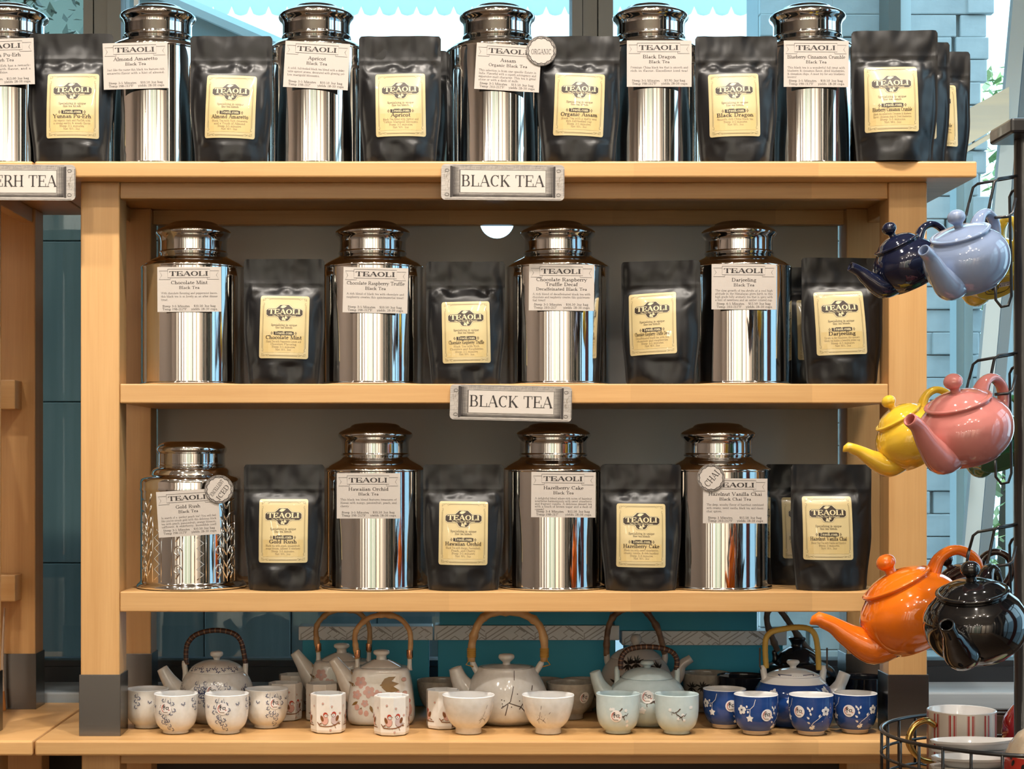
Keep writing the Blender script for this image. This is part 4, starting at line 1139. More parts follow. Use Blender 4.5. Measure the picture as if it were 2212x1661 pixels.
LILAC = mat('grey_pink_paint', (.52,.42,.42), .3)
DKBR = mat('dark_branch_paint', (.075,.05,.04), .3)
BLK = mat('black_paint', (.012,.012,.014), .3)
PETAL = mat('white_petal_paint', (.74,.75,.76), .25)
STICK = mat('white_paper_sticker', (.74,.71,.70), .5)
BAMBOO = mat('tan_bamboo', (.56,.35,.16), .38, var=((.42,.235,.09), (20,20,50), .35, .65))
BAMBOO_D = mat('brown_bamboo', (.26,.145,.08), .45, var=((.12,.06,.035), (20,20,50), .35, .65))
BRANCH = mat('grey_brown_branch', (.12,.085,.065), .6, var=((.08,.055,.04), (30,30,60), .35, .65))
WRAP = mat('dark_brown_wrap', (.04,.014,.009), .45)
WRAPT = mat('tan_wrap_band', (.24,.115,.055), .45)
YELW = mat('yellow_cane_wrap', (.60,.39,.075), .45)
COPPER = mat('copper_band', (.62,.27,.13), .25, 1.0)
RAFF = mat('raffia_binding', (.46,.25,.04), .6)

def counter_y(bpy): return D*(604.8/(bpy-985)-1)
def lathe_surf(prof, ang0=0.0, off=.0004, sq=None):
    """maps (arc length, height) onto the outside of a lathe profile"""
    pz = []; pr = []
    for r, z in prof:
        if not pz or z > pz[-1]+1e-6: pz.append(z); pr.append(r)
    rref = max(pr)
    def S(u, v, la):
        a = -math.pi/2 + math.radians(ang0) + u/rref
        r = interp(pz, pr, v) + off + .00012*la
        if sq: r *= sq(a)
        return Vector((r*math.cos(a), r*math.sin(a), v))
    return S
def octa(a):
    t = (a % (math.pi/4)) - math.pi/8
    return math.cos(math.pi/8)/math.cos(t)
def sticker(parent, S, u, v, r=.0104):
    p = Print()
    p.ell(u, v, r, r, 0, 0, 2, 22, 4)
    p.ring(u-r*.1, v, r*.62, r*.66, r*.10, 2, 3, 115, 245, 10); p.ring(u-r*.25, v+r*.3, r*.35, r*.3, r*.06, 2, 3, 120, 220, 6)
    s = r*.62
    for pts, w_ in ((((-.75,.85),(-.15,.95)), .16), (((-.95,.5),(.05,.55)), .15), (((-.45,.95),(-.45,-.55)), .2), (((-.45,.5),(-.95,-.15)), .12), (((-.4,.45),(0,.0)), .16),
                    (((.2,.3),(.25,-.35)), .18), (((.2,.3),(.85,.35)), .15), (((.85,.35),(.78,-.3)), .18), (((.25,-.28),(.8,-.25)), .14)):
        p.line([(u+a*s-.05*s, v+c*s+.08*s) for a, c in pts], w_*s, 1, 3)
    p.ell(u+r*.52, v-r*.25, r*.07, r*.09, 0, 2, 3, 6); p.ell(u+r*.64, v-r*.22, r*.06, r*.09, 0, 2, 3, 6)
    for k, wd in ((-.58,.34), (-.68,.40)): p.line([(u-r*wd, v+r*k), (u+r*wd, v+r*k)], r*.05, 3, 3, 4)
    return link('sticker', p.mesh('sticker', [STICK, BLK, REDP, SEP], S), parent)

# ---- painted motifs
def m_cluster(p, u, v, s, rot, mi=0):
    for a, l in ((0,1),(42,.8),(-42,.8),(85,.62),(-85,.62)):
        r = math.radians(rot+a); p.leaf(u+math.cos(r)*s*.28, v+math.sin(r)*s*.28, s*l*.62, s*.26, rot+a, mi, 1)
def m_sprig(p, u, v, L_, rot, n, seed, mi=0):
    """hanging stem with leaf clusters on both sides"""
    rr = random.Random(seed); pts = []
    for i in range(7):
        t = i/6; a = math.radians(rot); b = math.sin(t*2.2+seed)*L_*.10
        pts.append((u+math.cos(a)*L_*t-math.sin(a)*b, v+math.sin(a)*L_*t+math.cos(a)*b))
    p.line(pts, [.0005,.0003], mi, 1)
    for i in range(n):
        t = (i+.7)/n; x = interp(list(range(7)), [q[0] for q in pts], t*6); y = interp(list(range(7)), [q[1] for q in pts], t*6)
        sd = 1 if i % 2 else -1; a = rot+sd*rr.uniform(45, 75); d = rr.uniform(.004,.0065)
        m_cluster(p, x+math.cos(math.radians(a))*d*.5, y+math.sin(math.radians(a))*d*.5, rr.uniform(.0052,.0066), a, mi)
def m_bird(p, u, v, s, flip=1, lilac=False):
    f = flip
    b = 4 if lilac else 3
    p.ell(u, v, s*.62, s*.74, -8*f, b, 1, 18); p.ring(u, v, s*.62, s*.74, s*.045, 0, 2, 200, 380, 14)
    p.ell(u-f*s*.48, v+s*.22, s*.26, s*.50, 22*f, 0, 2, 14)                      # wing
    p.ell(u+f*s*.12, v+s*.92, s*.40, s*.36, 0, 2, 2, 16)                          # cap
    p.ell(u+f*s*.20, v+s*.74, s*.30, s*.26, 0, 5, 3, 14); p.ring(u+f*s*.20, v+s*.74, s*.30, s*.26, s*.05, 0, 4, 0, 360, 14)
    p.ell(u+f*s*.24, v+s*.76, s*.08, s*.08, 0, 1, 5, 8)
    p.poly([(u+f*s*.48, v+s*.95), (u+f*s*.74, v+s*.84), (u+f*s*.48, v+s*.78)][::f], 0, 4)
    p.leaf(u-f*s*.5, v-s*.5, s*.62, s*.2, 200 if f > 0 else -20, 0, 2)            # tail
    for k in (-.15, .12): p.line([(u+k*s, v-s*.7), (u+k*s, v-s*.95)], s*.05, 0, 2)
def m_petal(p, u, v, s, rot):
    p.ell(u, v, s*.55, s*.42, rot, 3, 1, 10); p.ring(u, v, s*.55, s*.45, s*.08, 0, 2, rot+30, rot+330, 12)
def m_flower(p, u, v, s, mi, ci, ln=None, rot=0, la=2):
    for k in range(5):
        a = math.radians(rot+72*k); p.ell(u+math.cos(a)*s*.56, v+math.sin(a)*s*.56, s*.46, s*.40, rot+72*k, mi, la, 12)
        if ln is not None: p.ring(u+math.cos(a)*s*.56, v+math.sin(a)*s*.56, s*.46, s*.40, s*.06, ln, la+1, 0, 360, 14)
    p.ell(u, v, s*.2, s*.2, 0, ci, la+2, 10)
    for k in range(10):
        a = math.radians(36*k); p.line([(u+math.cos(a)*s*.15, v+math.sin(a)*s*.15), (u+math.cos(a)*s*.5, v+math.sin(a)*s*.5)], s*.035, ci, la+2)
def m_branch(p, u, v, s, mi=0):
    p.line([(u+s*1.0, v+s*.95), (u+s*.62, v+s*.55), (u+s*.35, v+s*.42)], [s*.20, s*.13, s*.12], mi, 1, 3)
    p.line([(u+s*.35, v+s*.42), (u, v+s*.25), (u-s*.25, v+s*.42), (u-s*.45, v+s*.32)], [s*.12, s*.10, s*.06, s*.05], mi, 1, 3)
    p.line([(u-s*.2, v+s*.38), (u-s*.32, v+s*.1), (u-s*.28, v-s*.08)], s*.055, mi, 1, 2)
    p.line([(u+s*.25, v+s*.4), (u+s*.5, v+s*.02), (u+s*.7, v-s*.05), (u+s*.95, v-s*.3), (u+s*1.35, v-s*.35)], [s*.1, s*.13, s*.13, s*.14, s*.11], mi, 1, 3)
    p.line([(u+s*1.2, v-s*.33), (u+s*1.5, v-s*.1), (u+s*1.7, v-s*.2), (u+s*1.95, v+s*.2)], [s*.14, s*.12, s*.12, s*.07], mi, 1, 3)
    p.line([(u+s*1.15, v-s*.35), (u+s*1.3, v-s*.62), (u+s*1.38, v-s*.9)], s*.11, mi, 1, 2)
    p.line([(u+s*1.05, v-s*.33), (u+s*.85, v-s*.62)], s*.10, mi, 1, 2); p.line([(u+s*.02, v+s*.25), (u-s*.1, v+s*.52)], s*.05, mi, 1)
    p.line([(u+s*.6, v+s*.02), (u+s*.45, v-s*.2)], s*.06, mi, 1)
def m_twigs(p, u, v, s, mi=0):
    for pts in (((0,1.9),(-.18,1.1)), ((-.32,.6),(-.7,-.7)), ((-.7,-.7),(-1.5,-1.25)), ((-.9,-.9),(-1.15,-1.9)), ((-.8,-.8),(.25,-1.15),(.75,-1.7)), ((.55,-.75),(.1,-1.35)), ((1.9,.6),(1.6,.2))):
        p.line([(u+a*s, v+c*s) for a, c in pts], s*.085, mi, 1, 3)
    rr = random.Random(int(abs(u)*1e5)+3)
    for i in range(9): p.ell(u+rr.uniform(-1.6,1.6)*s, v+rr.uniform(-1.4,.2)*s, s*.06, s*.06, 0, mi, 1, 6)
def m_bamboo(p, u, v, s, mi=0):
    for a, l in ((20,1.2),(70,.9),(110,.8),(160,1.1),(-35,1.0),(215,.9),(-80,.8),(250,.7),(45,.8)): p.leaf(u, v, s*l, s*.22, a, mi, 1)

CUP = [(.021,0),(.0226,.001),(.0224,.0048),(.0262,.0074),(.0322,.0148),(.0359,.026),(.0374,.040),(.0377,.055),(.0378,.0668)]
CUP_IN = [(.0378,.0668),(.0373,.0680),(.0364,.0672),(.0352,.050),(.0335,.030),(.0265,.0145),(.0001,.0115)]
BOWL = [(.0215,0),(.0228,.001),(.0222,.0095),(.0265,.0125),(.0345,.022),(.0402,.036),(.0440,.052),(.0452,.0650)]
BOWL_IN = [(.0452,.0650),(.0447,.0664),(.0437,.0655),(.0420,.050),(.0375,.033),(.0270,.0195),(.0001,.0165)]
OCT = [(.0262,0),(.0292,.0016),(.0302,.006),(.0306,.0640),(.0302,.0662)]
OCT_IN = [(.0302,.0662),(.0292,.0668),(.0282,.0660),(.0278,.012),(.0001,.0095)]
WIDE = [(.021,0),(.0225,.001),(.0222,.006),(.0285,.009),(.036,.019),(.0395,.032),(.0410,.052),(.0413,.0655)]
WIDE_IN = [(.0413,.0655),(.0408,.0668),(.0399,.066),(.0385,.050),(.0350,.028),(.0250,.0150),(.0001,.0125)]
def cup_mesh(key, out, inn, mats_, seg=40, a0=0.0, smooth_=True):
    b = MB()
    if smooth_: out = out[:4]+spl(out[3:], 4)[1:]; inn = inn[:2]+spl(inn[2:], 4)
    foot = [q for q in out if q[1] <= .0076] if mats_[2] is not None else []
    if foot: b.lathe([(0,.0012)]+foot, seg, 2, smooth=smooth_, a0=a0); b.lathe(out[len(foot)-1:], seg, 0, smooth=smooth_, a0=a0)
    else: b.lathe([(0,.0012)]+out, seg, 0, smooth=smooth_, a0=a0)
    b.lathe(inn, seg, 1, smooth=smooth_, a0=a0)
    return b.mesh('cup_body', [m for m in mats_ if m is not None] if mats_[2] is None else list(mats_))
CUPM = {
 'sprig': (cup_mesh('s', CUP, CUP_IN, (CRACK, WHITE, None)), CUP, None), 'celadon': (cup_mesh('c', CUP, CUP_IN, (CELA, CELA, None)), CUP, None),
 'blue': (cup_mesh('b', CUP, CUP_IN, (BLUEG, WHITE, FOOTM)), CUP, None), 'bird': (cup_mesh('o', OCT, OCT_IN, (IVORY, WHITE, None), 8, 0.0, False), OCT, octa),
 'bowl': (cup_mesh('w', BOWL, BOWL_IN, (CRACK, WHITE, None)), BOWL, None), 'grey': (cup_mesh('g', BOWL, BOWL_IN, (GREYG, GREYG, None)), BOWL, None),
 'bamboo': (cup_mesh('bb', WIDE, WIDE_IN, (GREYG, GREYG, None)), WIDE, None), 'black': (cup_mesh('bk', WIDE, WIDE_IN, (BLACKG, BLACKG, None)), WIDE, None)}
def cup(cx, bpy, kind, label, rot=0.0, stick=None, group=None, sc=1.0, seed=1):
    me, prof, sq = CUPM[kind]
    y = counter_y(bpy) + prof[0][0]*sc
    root = thing('tea_bowl' if kind in ('bowl','grey','bamboo') else 'tea_cup', label, 'bowl' if kind in ('bowl','grey','bamboo') else 'cup', (PX(cx, y), y, CT+.0008), group=group)
    root.scale = (sc, sc, sc)
    bo = link('cup_body', me, root)
    if kind == 'bird': bo.rotation_euler.z = math.radians(-90+rot)
    p = Print(); mats_ = [INDIGO]
    S = lathe_surf(prof, rot, .0004, None)
    if kind == 'bird':
        S = lathe_surf(prof, rot, .0005, lambda a: octa(a+math.pi/2-math.radians(rot)))
        mats_ = [RUST, BLK, REDP, PINKP, LILAC, WHITE]
        m_bird(p, -.0086, .0235, .0105, 1); m_bird(p, .0098, .0240, .0110, -1, True)
        p.line([(-.0225,.020), (-.018,.0135), (-.008,.0125), (.004,.0135), (.013,.0155), (.0215,.0205)], [.0012,.0018,.0015,.0018,.0015,.0008], 0, 1, 4)
        p.line([(.010,.0145), (.0125,.009)], .0010, 0, 1, 2); p.line([(.016,.0165), (.019,.0225)], .0008, 0, 1, 2)
        for a, c, r_ in ((-.012,.052,30), (.0045,.047,80), (-.0150,.030,60), (.0205,.035,70), (.0020,.0065,0)): m_petal(p, a, c, .0036, r_)
        for k in (-1, 1):
            m_bird(p, .036*k*1.35, .0235, .0105, k); p.line([(.034*k,.0135), (.062*k,.0145)], .0015, 0, 1, 6)
            for a in (.032, .058): m_petal(p, a*k, .047, .0036, 40)
    elif kind == 'sprig':
        for u0, v0, L_, r_, n, sd in ((-.006,.064,.027,-100,5,1), (.004,.064,.026,-75,5,2), (-.001,.034,.026,-82,6,3), (-.003,.034,.014,-120,3,4), (.050,.064,.020,-95,4,5), (-.052,.064,.024,-85,5,6)):
            m_sprig(p, u0, v0, L_, r_, n, sd+seed)
        m_cluster(p, .026, .055, .0062, -70); m_cluster(p, -.030, .050, .0060, -100)
    elif kind == 'celadon':
        mats_ = [DKBR, PETAL]; m_branch(p, -.010, .036, .0112)
        rr = random.Random(seed)
        for i in range(6): m_flower(p, rr.uniform(-.02,.022), rr.uniform(.016,.050), .0030, 1, 1, None, rr.uniform(0,70), 0)
    elif kind == 'blue':
        mats_ = [PETAL, INDIGO]
        m_flower(p, .016, .043, .0082, 0, 1, None, 18); p.line([(.009,.036), (.002,.030), (-.006,.024), (-.010,.018)], .0009, 0, 1, 3)
        for a, c, r_ in ((-.012,.046,100), (-.009,.049,80), (-.014,.050,120), (.003,.037,60), (-.010,.040,110), (-.013,.034,140), (-.012,.026,150)): p.leaf(a, c-.004, .0062, .0034, r_, 0, 2)
        for k in range(5): p.leaf(-.009, .0165, .0062, .0042, -150+42*k, 0, 2)
        p.line([(-.047,.063), (-.050,.052), (-.056,.046), (-.062,.045)], .0008, 0, 1, 4); p.line([(-.056,.046), (-.057,.034)], .0008, 0, 1, 2)
        for k in range(5): p.leaf(-.057, .030, .0068, .0045, 90+72*k, 0, 2)
        for a, c in ((-.062,.050), (-.060,.041), (-.065,.045)): p.ell(a, c, .0018, .0022, 0, 0, 2, 10)
        m_flower(p, -.072, .044, .0082, 0, 1, None, 30)
        for a, c in ((.027,.048), (.028,.032), (.010,.026), (-.030,.045)): p.ell(a, c, .0006, .0010, 0, 0, 2, 6)
    elif kind == 'bowl':
        mats_ = [DKBR, SEP]; m_twigs(p, .006, .036, .0085)
    elif kind == 'bamboo':
        mats_ = [BLK]
        for a, c in ((-.012,.044), (.008,.046), (.020,.040)): m_bamboo(p, a, c, .013)
    if p.p: link('painted_motif', p.mesh('painted_motif', mats_, S), root)
    if stick: sticker(root, lathe_surf(prof, 0, .0005, None), *stick)
    return root
G = {'s': 'sprig tea cups', 'b': 'octagonal bird cups', 'w': 'white branch bowls', 'c': 'celadon cups', 'u': 'cobalt blue cups'}
cup(318, 1575, 'sprig', 'white sprig cup behind the metal sleeve, first of the four in its set', 62, None, G['s'], seed=3)
cup(380, 1587, 'sprig', 'white sprig cup in front, its round sticker left of centre', -12, (-.012,.046), G['s'], seed=1)
cup(490, 1587, 'sprig', 'white sprig cup in front with the round sticker at its middle', -4, (-.003,.046), G['s'], seed=2)
cup(576, 1575, 'sprig', 'white sprig cup beside the bird cups, with the sticker at its right', 28, (.019,.046), G['s'], seed=4)
cup(709, 1586, 'bird', 'octagonal bird cup in the front row nearest the sprig cups', 8, None, G['b'])
cup(846, 1591, 'bird', 'octagonal bird cup in front of the square cherry blossom teapot', 8, None, G['b'])
cup(697, 1560, 'bird', 'octagonal bird cup directly behind another bird cup, showing painted leaves', 60, None, G['b'])
cup(957, 1577, 'bird', 'octagonal bird cup showing a single bird, beside a white branch bowl', 30, None, G['b'])
cup(616, 1559, 'bird', 'octagonal bird cup in shade between the sprig cups and the rear teapot', 42, None, G['b'])
cup(637, 1538, 'bird', 'octagonal cup at the very back of the bird set, only its rim showing', 80, None, G['b'])
cup(1012, 1588, 'bowl', 'white branch bowl in front, twigs painted at its right side', 38, None, G['w'])
cup(1184, 1588, 'bowl', 'white branch bowl in front, twigs painted at its left side', -26, None, G['w'])
cup(952, 1549, 'grey', 'grey bowl in the shade behind the single bird cup', 0, None, None, .98)
cup(1234, 1556, 'grey', 'grey speckled bowl with a round sticker, left of the celadon teapot', 0, (.024,.042), None)
cup(1174, 1540, 'bamboo', 'grey bowl with black bamboo leaves behind the speckled bowl', 25, None, 'bamboo leaf bowls', .9)
cup(1258, 1540, 'bamboo', 'grey bowl with black bamboo leaves behind the celadon spout', 10, None, 'bamboo leaf bowls', .9)
cup(1526, 1540, 'bamboo', 'tall grey bowl with black bamboo leaves between the celadon and blue sets', -30, None, 'bamboo leaf bowls', 1.08)
cup(1335, 1587, 'celadon', 'pale celadon cup with a round sticker over its branch', 4, (-.007,.033), G['c'], seed=1)
cup(1462, 1588, 'celadon', 'pale celadon cup with a bare branch and no sticker', 0, None, G['c'], seed=2)
cup(1565, 1575, 'blue', 'cobalt blue cup behind, nearest the celadon set', 42, (.006,.042), G['u'])
cup(1633, 1589, 'blue', 'cobalt blue cup in front with its sticker right of centre', 60, (.013,.036), G['u'])
cup(1752, 1590, 'blue', 'cobalt blue cup in front with the big white blossom', 4, (-.029,.042), G['u'])
cup(1847, 1586, 'blue', 'cobalt blue cup beside the metal sleeve of the right post', 14, (-.019,.041), G['u'])
cup(1604, 1551, 'black', 'black bowl behind the cobalt cups, nearest the celadon set', 0, None, 'black cups', 1.12)
cup(1862, 1552, 'black', 'black bowl behind the cobalt cup at the right post', 0, None, 'black cups', 1.1)

def wrapped(b, pts, r, n, m0, m1, every=5, M=None):
    P2 = bez(pts, n); rr = [r*(1.0 if i % every else .93) for i in range(n+1)]
    b.tube(P2, rr, 8, mis=[m1 if i % every == 0 else m0 for i in range(n+1)])
def bamboo_handle(b, pts, r, n=60, nodes=6, mi=0, seed=1):
    P2 = bez(pts, n); rn = random.Random(seed); at = [rn.uniform(.06,.94) if nodes > 5 else (k+.8)/(nodes+.6) for k in range(nodes)]
    rr = [r*(1+.28*sum(math.exp(-((i/n-a)/.016)**2) for a in at)+.04*math.sin(i*1.3)) for i in range(n+1)]
    b.tube(P2, rr, 10, mi=mi)
def teapot(cx, yc, label, prof, lid, knob, spout, ears, body_m, name='teapot', knob_m=None, square=False, spout_m=None, upper=None, spout_r=None, ear_r=6, group=None):
    """all sizes in photo pixels at depth yc: prof/lid/knob (r, height), spout/ears (x, height)"""
    k = PL(1, yc)
    root = thing(name, label, 'teapot', (PX(cx, yc), yc, CT+.0008), group=group)
    pr = [(r*k, z*k) for r, z in (prof[:2]+spl(prof[1:], 4)[1:])]
    lid = spl(lid, 4); knob = spl(knob, 4)
    b = MB()
    def sqw(bm_prof, seg=56, mi=0):
        rings = []
        vs = []; fs = []
        for r, z in bm_prof:
            st = len(vs); rings.append(st)
            for i in range(seg):
                a = 2*math.pi*i/seg; n_ = 4.6 if r > .01 else 2
                q = (abs(math.cos(a))**n_+abs(math.sin(a))**n_)**(-1/n_)
                vs.append((r*q*math.cos(a), r*q*.86*math.sin(a), z))
        for A, B in zip(rings, rings[1:]):
            for i in range(seg): fs.append((A+i, A+(i+1) % seg, B+(i+1) % seg, B+i))
        b_.add(vs, fs, mi, True)
    if square:
        b_ = b; sqw([(.0005,.001)]+pr+[(pr[-1][0]*.8, pr[-1][1])])
    else: b.lathe([(0,.001)]+pr+[(pr[-1][0]*.75, pr[-1][1]-.002)], 56)
    if upper: b.lathe([(r+.0004, z) for r, z in pr if z >= upper*k], 56, 1)
    obj('body', b, [body_m, spout_m or body_m], root)
    b = MB(); b_ = b
    if square: sqw([(r*k, z*k) for r, z in lid])
    else: b.lathe([(r*k, z*k) for r, z in lid]+[(0, lid[-1][1]*k)], 48)
    lo = obj('lid', b, knob_m or body_m, root)
    b = MB(); b.lathe([(r*k, z*k) for r, z in knob], 24); obj('knob', b, knob_m or body_m, lo)
    if spout:
        b = MB(); n = 18; P2 = bez([(x*k, 0, z*k) for x, z in spout], n); rr = [v*k for v in radii(spout_r or [26,20,14,11], n)]
        d = (P2[-1]-P2[-2]).normalized()
        cut = len(P2)
        P2 += [P2[-1]+d*.0004, P2[-1]-d*.001, P2[-1]-d*.006]; rr += [rr[-1]*.8, rr[-1]*.72, rr[-1]*.66]
        b.tube(P2, rr, 16); obj('spout', b, spout_m or body_m, root)
    for pts in ears:
        b = MB(); P2 = bez([(x*k, 0, z*k) for x, z in pts], 6); b.tube(P2, [ear_r*k*v for v in (1.5,1.2,1.05,1,1,.95,.6)], 10); obj('lug', b, spout_m or body_m, root)
    return root, k, pr
def H(cx, base, pts): return [(x-cx, base-y) for x, y in pts]
def base_py(yc): return 985+604.8*D/(D+yc)

# 1 sprig teapot
Yp = .165; B0 = base_py(Yp); cx = 468
r1, k, pr = teapot(cx, Yp, 'white teapot painted with dark leafy sprigs, under a brown wrapped handle', [(48,0),(51,4),(66,14),(76,32),(80,56),(77,78),(68,98),(59,108)], [(58,107.5),(59,110),(50,120),(34,128),(16,132)], [(6,131),(8,137),(13,141),(14,146),(11,150),(0,151)],
    H(cx, B0, [(412,1508),(385,1496),(364,1468),(350,1444)]), [H(cx, B0, [(402,1470),(400,1448),(397,1428)]), H(cx, B0, [(529,1470),(530,1448),(531,1428)])], CRACK, spout_r=[30,24,16,12])
b = MB(); hp = [(x*k, 0, z*k) for x, z in H(cx, B0, [(403,1436),(402,1410),(406,1390),(422,1373),(450,1364),(478,1363),(505,1370),(520,1385),(526,1408),(531,1436)])]
wrapped(b, hp, 5.6*k, 110, 0, 1, 5); obj('handle', b, [WRAP, WRAPT], r1)
p = Print(); rr = random.Random(2)
for i in range(15):
    u = rr.uniform(-95, 95)*k; m_sprig(p, u, (98-rr.uniform(0, 22))*k, 26*k, -90+rr.uniform(-40,40), 5, i)
for i in range(9): m_sprig(p, rr.uniform(-85,85)*k, 56*k, 22*k, -90+rr.uniform(-50,50), 4, i+20)
link('painted_motif', p.mesh('painted_motif', [INDIGO], lathe_surf(pr)), r1)
p = Print()
for i in range(11): m_cluster(p, (-60+12*i)*k, (116+(i % 3)*3)*k, 9*k, -90+50*(i % 3-1))
link('painted_motif', p.mesh('painted_motif', [INDIGO], lathe_surf([(59*k,110*k),(50*k,120*k),(34*k,128*k)], 0, .0006)), r1)
sticker(r1, lathe_surf(pr), 1*k, 74*k, 13.5*k)
# 2 cherry blossom teapots
Yp = .155; B0 = base_py(Yp); cx = 824
SQP = [(60,0),(67,2.5),(71.5,11),(72.5,30),(69.5,62),(65,92),(60.5,112),(56,117.5),(50,119)]
r2, k, pr = teapot(cx, Yp, 'square cream teapot with cherry blossoms in front, under a tan bamboo handle', SQP, [(42,119),(43,121),(30,128),(14,135)], [(12,134),(11,142),(17,147),(17.5,152),(13,155),(0,155.5)],
    H(cx, B0, [(782,1512),(757,1480),(737,1450),(719,1424)]), [H(cx, B0, [(772,1448),(772,1432),(771,1417)]), H(cx, B0, [(884,1448),(885,1432),(885,1417)])], IVORY, square=True, spout_r=[32,25,16,11], group='cherry blossom teapots', ear_r=5)
b = MB(); hp = [(x*k, 0, z*k) for x, z in H(cx, B0, [(772,1424),(768,1395),(767,1372),(776,1353),(797,1336),(828,1329),(860,1335),(881,1356),(887,1380),(885,1424)])]
bamboo_handle(b, hp, 5.8*k, 64, 7, 0, 3); ho = obj('handle', b, BAMBOO, r2)
for xx in (-52, 61):
    b = MB(); x0, x1 = xx+(0 if xx < 0 else .5), xx; b.lathe([(6.6*k,0),(6.8*k,1*k),(6.8*k,15*k),(6.6*k,16*k)], 12, M=Matrix.Translation((xx*k, 0, (B0-1421)*k))); obj('copper_band', b, COPPER, ho)
p = Print()
def flat(u, v, la):
    hw_ = interp([z for r, z in SQP], [r for r, z in SQP], v/k)*k
    n_ = 4.6; t = min(abs(u)/hw_, .999)
    return Vector((u, -hw_*.86*(1-t**n_)**(1/n_)-.0006-.00012*la, v))
for a, c, s in ((-42,92,13),(-24,72,13),(-50,66,10),(10,50,14),(-6,66,11),(-33,48,8)): m_flower(p, a*k, c*k, s*k, 0, 3, None, a*7 % 70, 2)
for a, c, r_, l in ((2,90,25,34),(-2,86,5,42),(2,82,-10,40),(-48,52,215,16),(-54,84,160,18),(25,40,-30,22),(30,62,15,24),(-22,44,-70,18),(-58,100,120,16),(4,30,-110,16),(-40,40,250,14)): p.leaf(a*k, c*k, l*k, l*.36*k, r_, 1, 1)
for a, c in ((-42,30),(-30,27),(-50,40)): p.ell(a*k, c*k, 5*k, 6.5*k, 0, 0, 3, 10)
p.ell(10*k, 50*k, 3.6*k, 3.6*k, 0, 2, 6, 10)
for a, c, r_ in ((50,98,20),(37,70,60),(52,70,10),(18,14,80),(-10,20,40)): p.ell(a*k, c*k, 5*k, 3.6*k, r_, 0, 1, 10); p.ring(a*k, c*k, 5*k, 4*k, .8*k, 1, 2, r_+30, r_+320, 12)
p.ell(58*k, 36*k, 9*k, 15*k, 10, 0, 1, 14); p.ell(54*k, 53*k, 10*k, 8*k, 0, 4, 2, 14); p.line([(44*k,16*k),(66*k,22*k)], 1.6*k, 1, 1, 3)
link('painted_motif', p.mesh('painted_motif', [PINKP, OLIVE, mat('green_dot', (.28,.36,.10), .3), LILAC, REDP], flat), r2)
r2b = copy_tree(r2); Yb = .262; r2b.location = (PX(738, Yb), Yb, CT+.0008); r2b['label'] = 'square cream teapot with cherry blossoms at the back, its handle in shade'
# 3 white branch teapot
Yp = .155; B0 = base_py(Yp); cx = 1094
r3, k, pr = teapot(cx, Yp, 'white crackle teapot with thin brown twigs and a thick bamboo handle', [(60,0),(65,3),(84,14),(92,32),(91,52),(84,76),(73,98),(63,112),(60,119)], [(52,118),(51,120),(30,122),(12,124)], [(9,123),(8.5,129),(16,136),(17.5,141),(14,146),(0,147.5)],
    H(cx, B0, [(1040,1512),(1011,1496),(993,1470),(983,1443)]), [H(cx, B0, [(1038,1462),(1026,1444),(1019,1428)]), H(cx, B0, [(1150,1462),(1163,1444),(1172,1428)])], CRACK, spout_r=[34,29,19,14], ear_r=7)
b = MB(); hp = [(x*k, 0, z*k) for x, z in H(cx, B0, [(1018,1430),(1020,1390),(1029,1358),(1041,1338),(1062,1326),(1093,1322),(1128,1327),(1157,1343),(1170,1363),(1176,1392),(1175,1430)])]
bamboo_handle(b, hp, 8.6*k, 72, 5, 0, 4); ho = obj('handle', b, BAMBOO, r3)
for xx in (1018.5, 1176):
    b = MB()
    for i in range(6): b.lathe([(9*k,0),(10.4*k,1.5*k),(9*k,3.2*k)], 12, M=Matrix.Translation(((xx-cx)*k, 0, (B0-1421+3.4*i)*k)))
    s = -1 if xx < cx else 1
    b.tube([((xx-cx)*k, -.004, (B0-1420)*k), ((xx-cx+s*12)*k, -.006, (B0-1436)*k), ((xx-cx-s*4)*k, -.008, (B0-1440)*k)], 1.6*k, 6)
    obj('binding', b, RAFF, ho)
p = Print(); m_twigs(p, 22*k, 72*k, 24*k); link('painted_motif', p.mesh('painted_motif', [DKBR], lathe_surf(pr)), r3)
# 4 celadon teapot and the bamboo-leaf pot behind it
Yp = .130; B0 = base_py(Yp); cx = 1398
r4, k, pr = teapot(cx, Yp, 'pale celadon teapot with a painted branch, under a striped wrapped handle', [(48,0),(52,3),(70,16),(80,36),(83,56),(79,76),(67,92),(56,100)], [(54,99.5),(55,102),(46,112),(30,119),(14,122)], [(7,121),(9,126),(14,129),(14.5,133),(11,137),(0,138)],
    H(cx, B0, [(1340,1518),(1311,1503),(1294,1478),(1285,1451)]), [H(cx, B0, [(1334,1482),(1333,1460),(1332,1440)]), H(cx, B0, [(1462,1482),(1463,1460),(1463,1440)])], CELA, spout_r=[28,23,15,12])
b = MB(); hp = [(x*k, 0, z*k) for x, z in H(cx, B0, [(1340,1448),(1342,1424),(1351,1409),(1368,1401),(1395,1398),(1428,1401),(1452,1410),(1462,1426),(1461,1448)])]
wrapped(b, hp, 5.8*k, 100, 0, 1, 5); obj('handle', b, [WRAP, WRAPT], r4)
p = Print(); m_branch(p, -2*k, 50*k, 26*k)
for a, c in ((-20,40),(30,20),(12,62),(40,50)): m_flower(p, a*k, c*k, 8*k, 1, 1, None, a*3, 0)
link('painted_motif', p.mesh('painted_motif', [DKBR, PETAL], lathe_surf(pr)), r4); sticker(r4, lathe_surf(pr), -9*k, 69*k, 13.5*k)
Yb = .273; B1 = base_py(Yb); cx = 1374
GREYW = glaze('grey_white_glaze', (.52,.50,.48), .1)
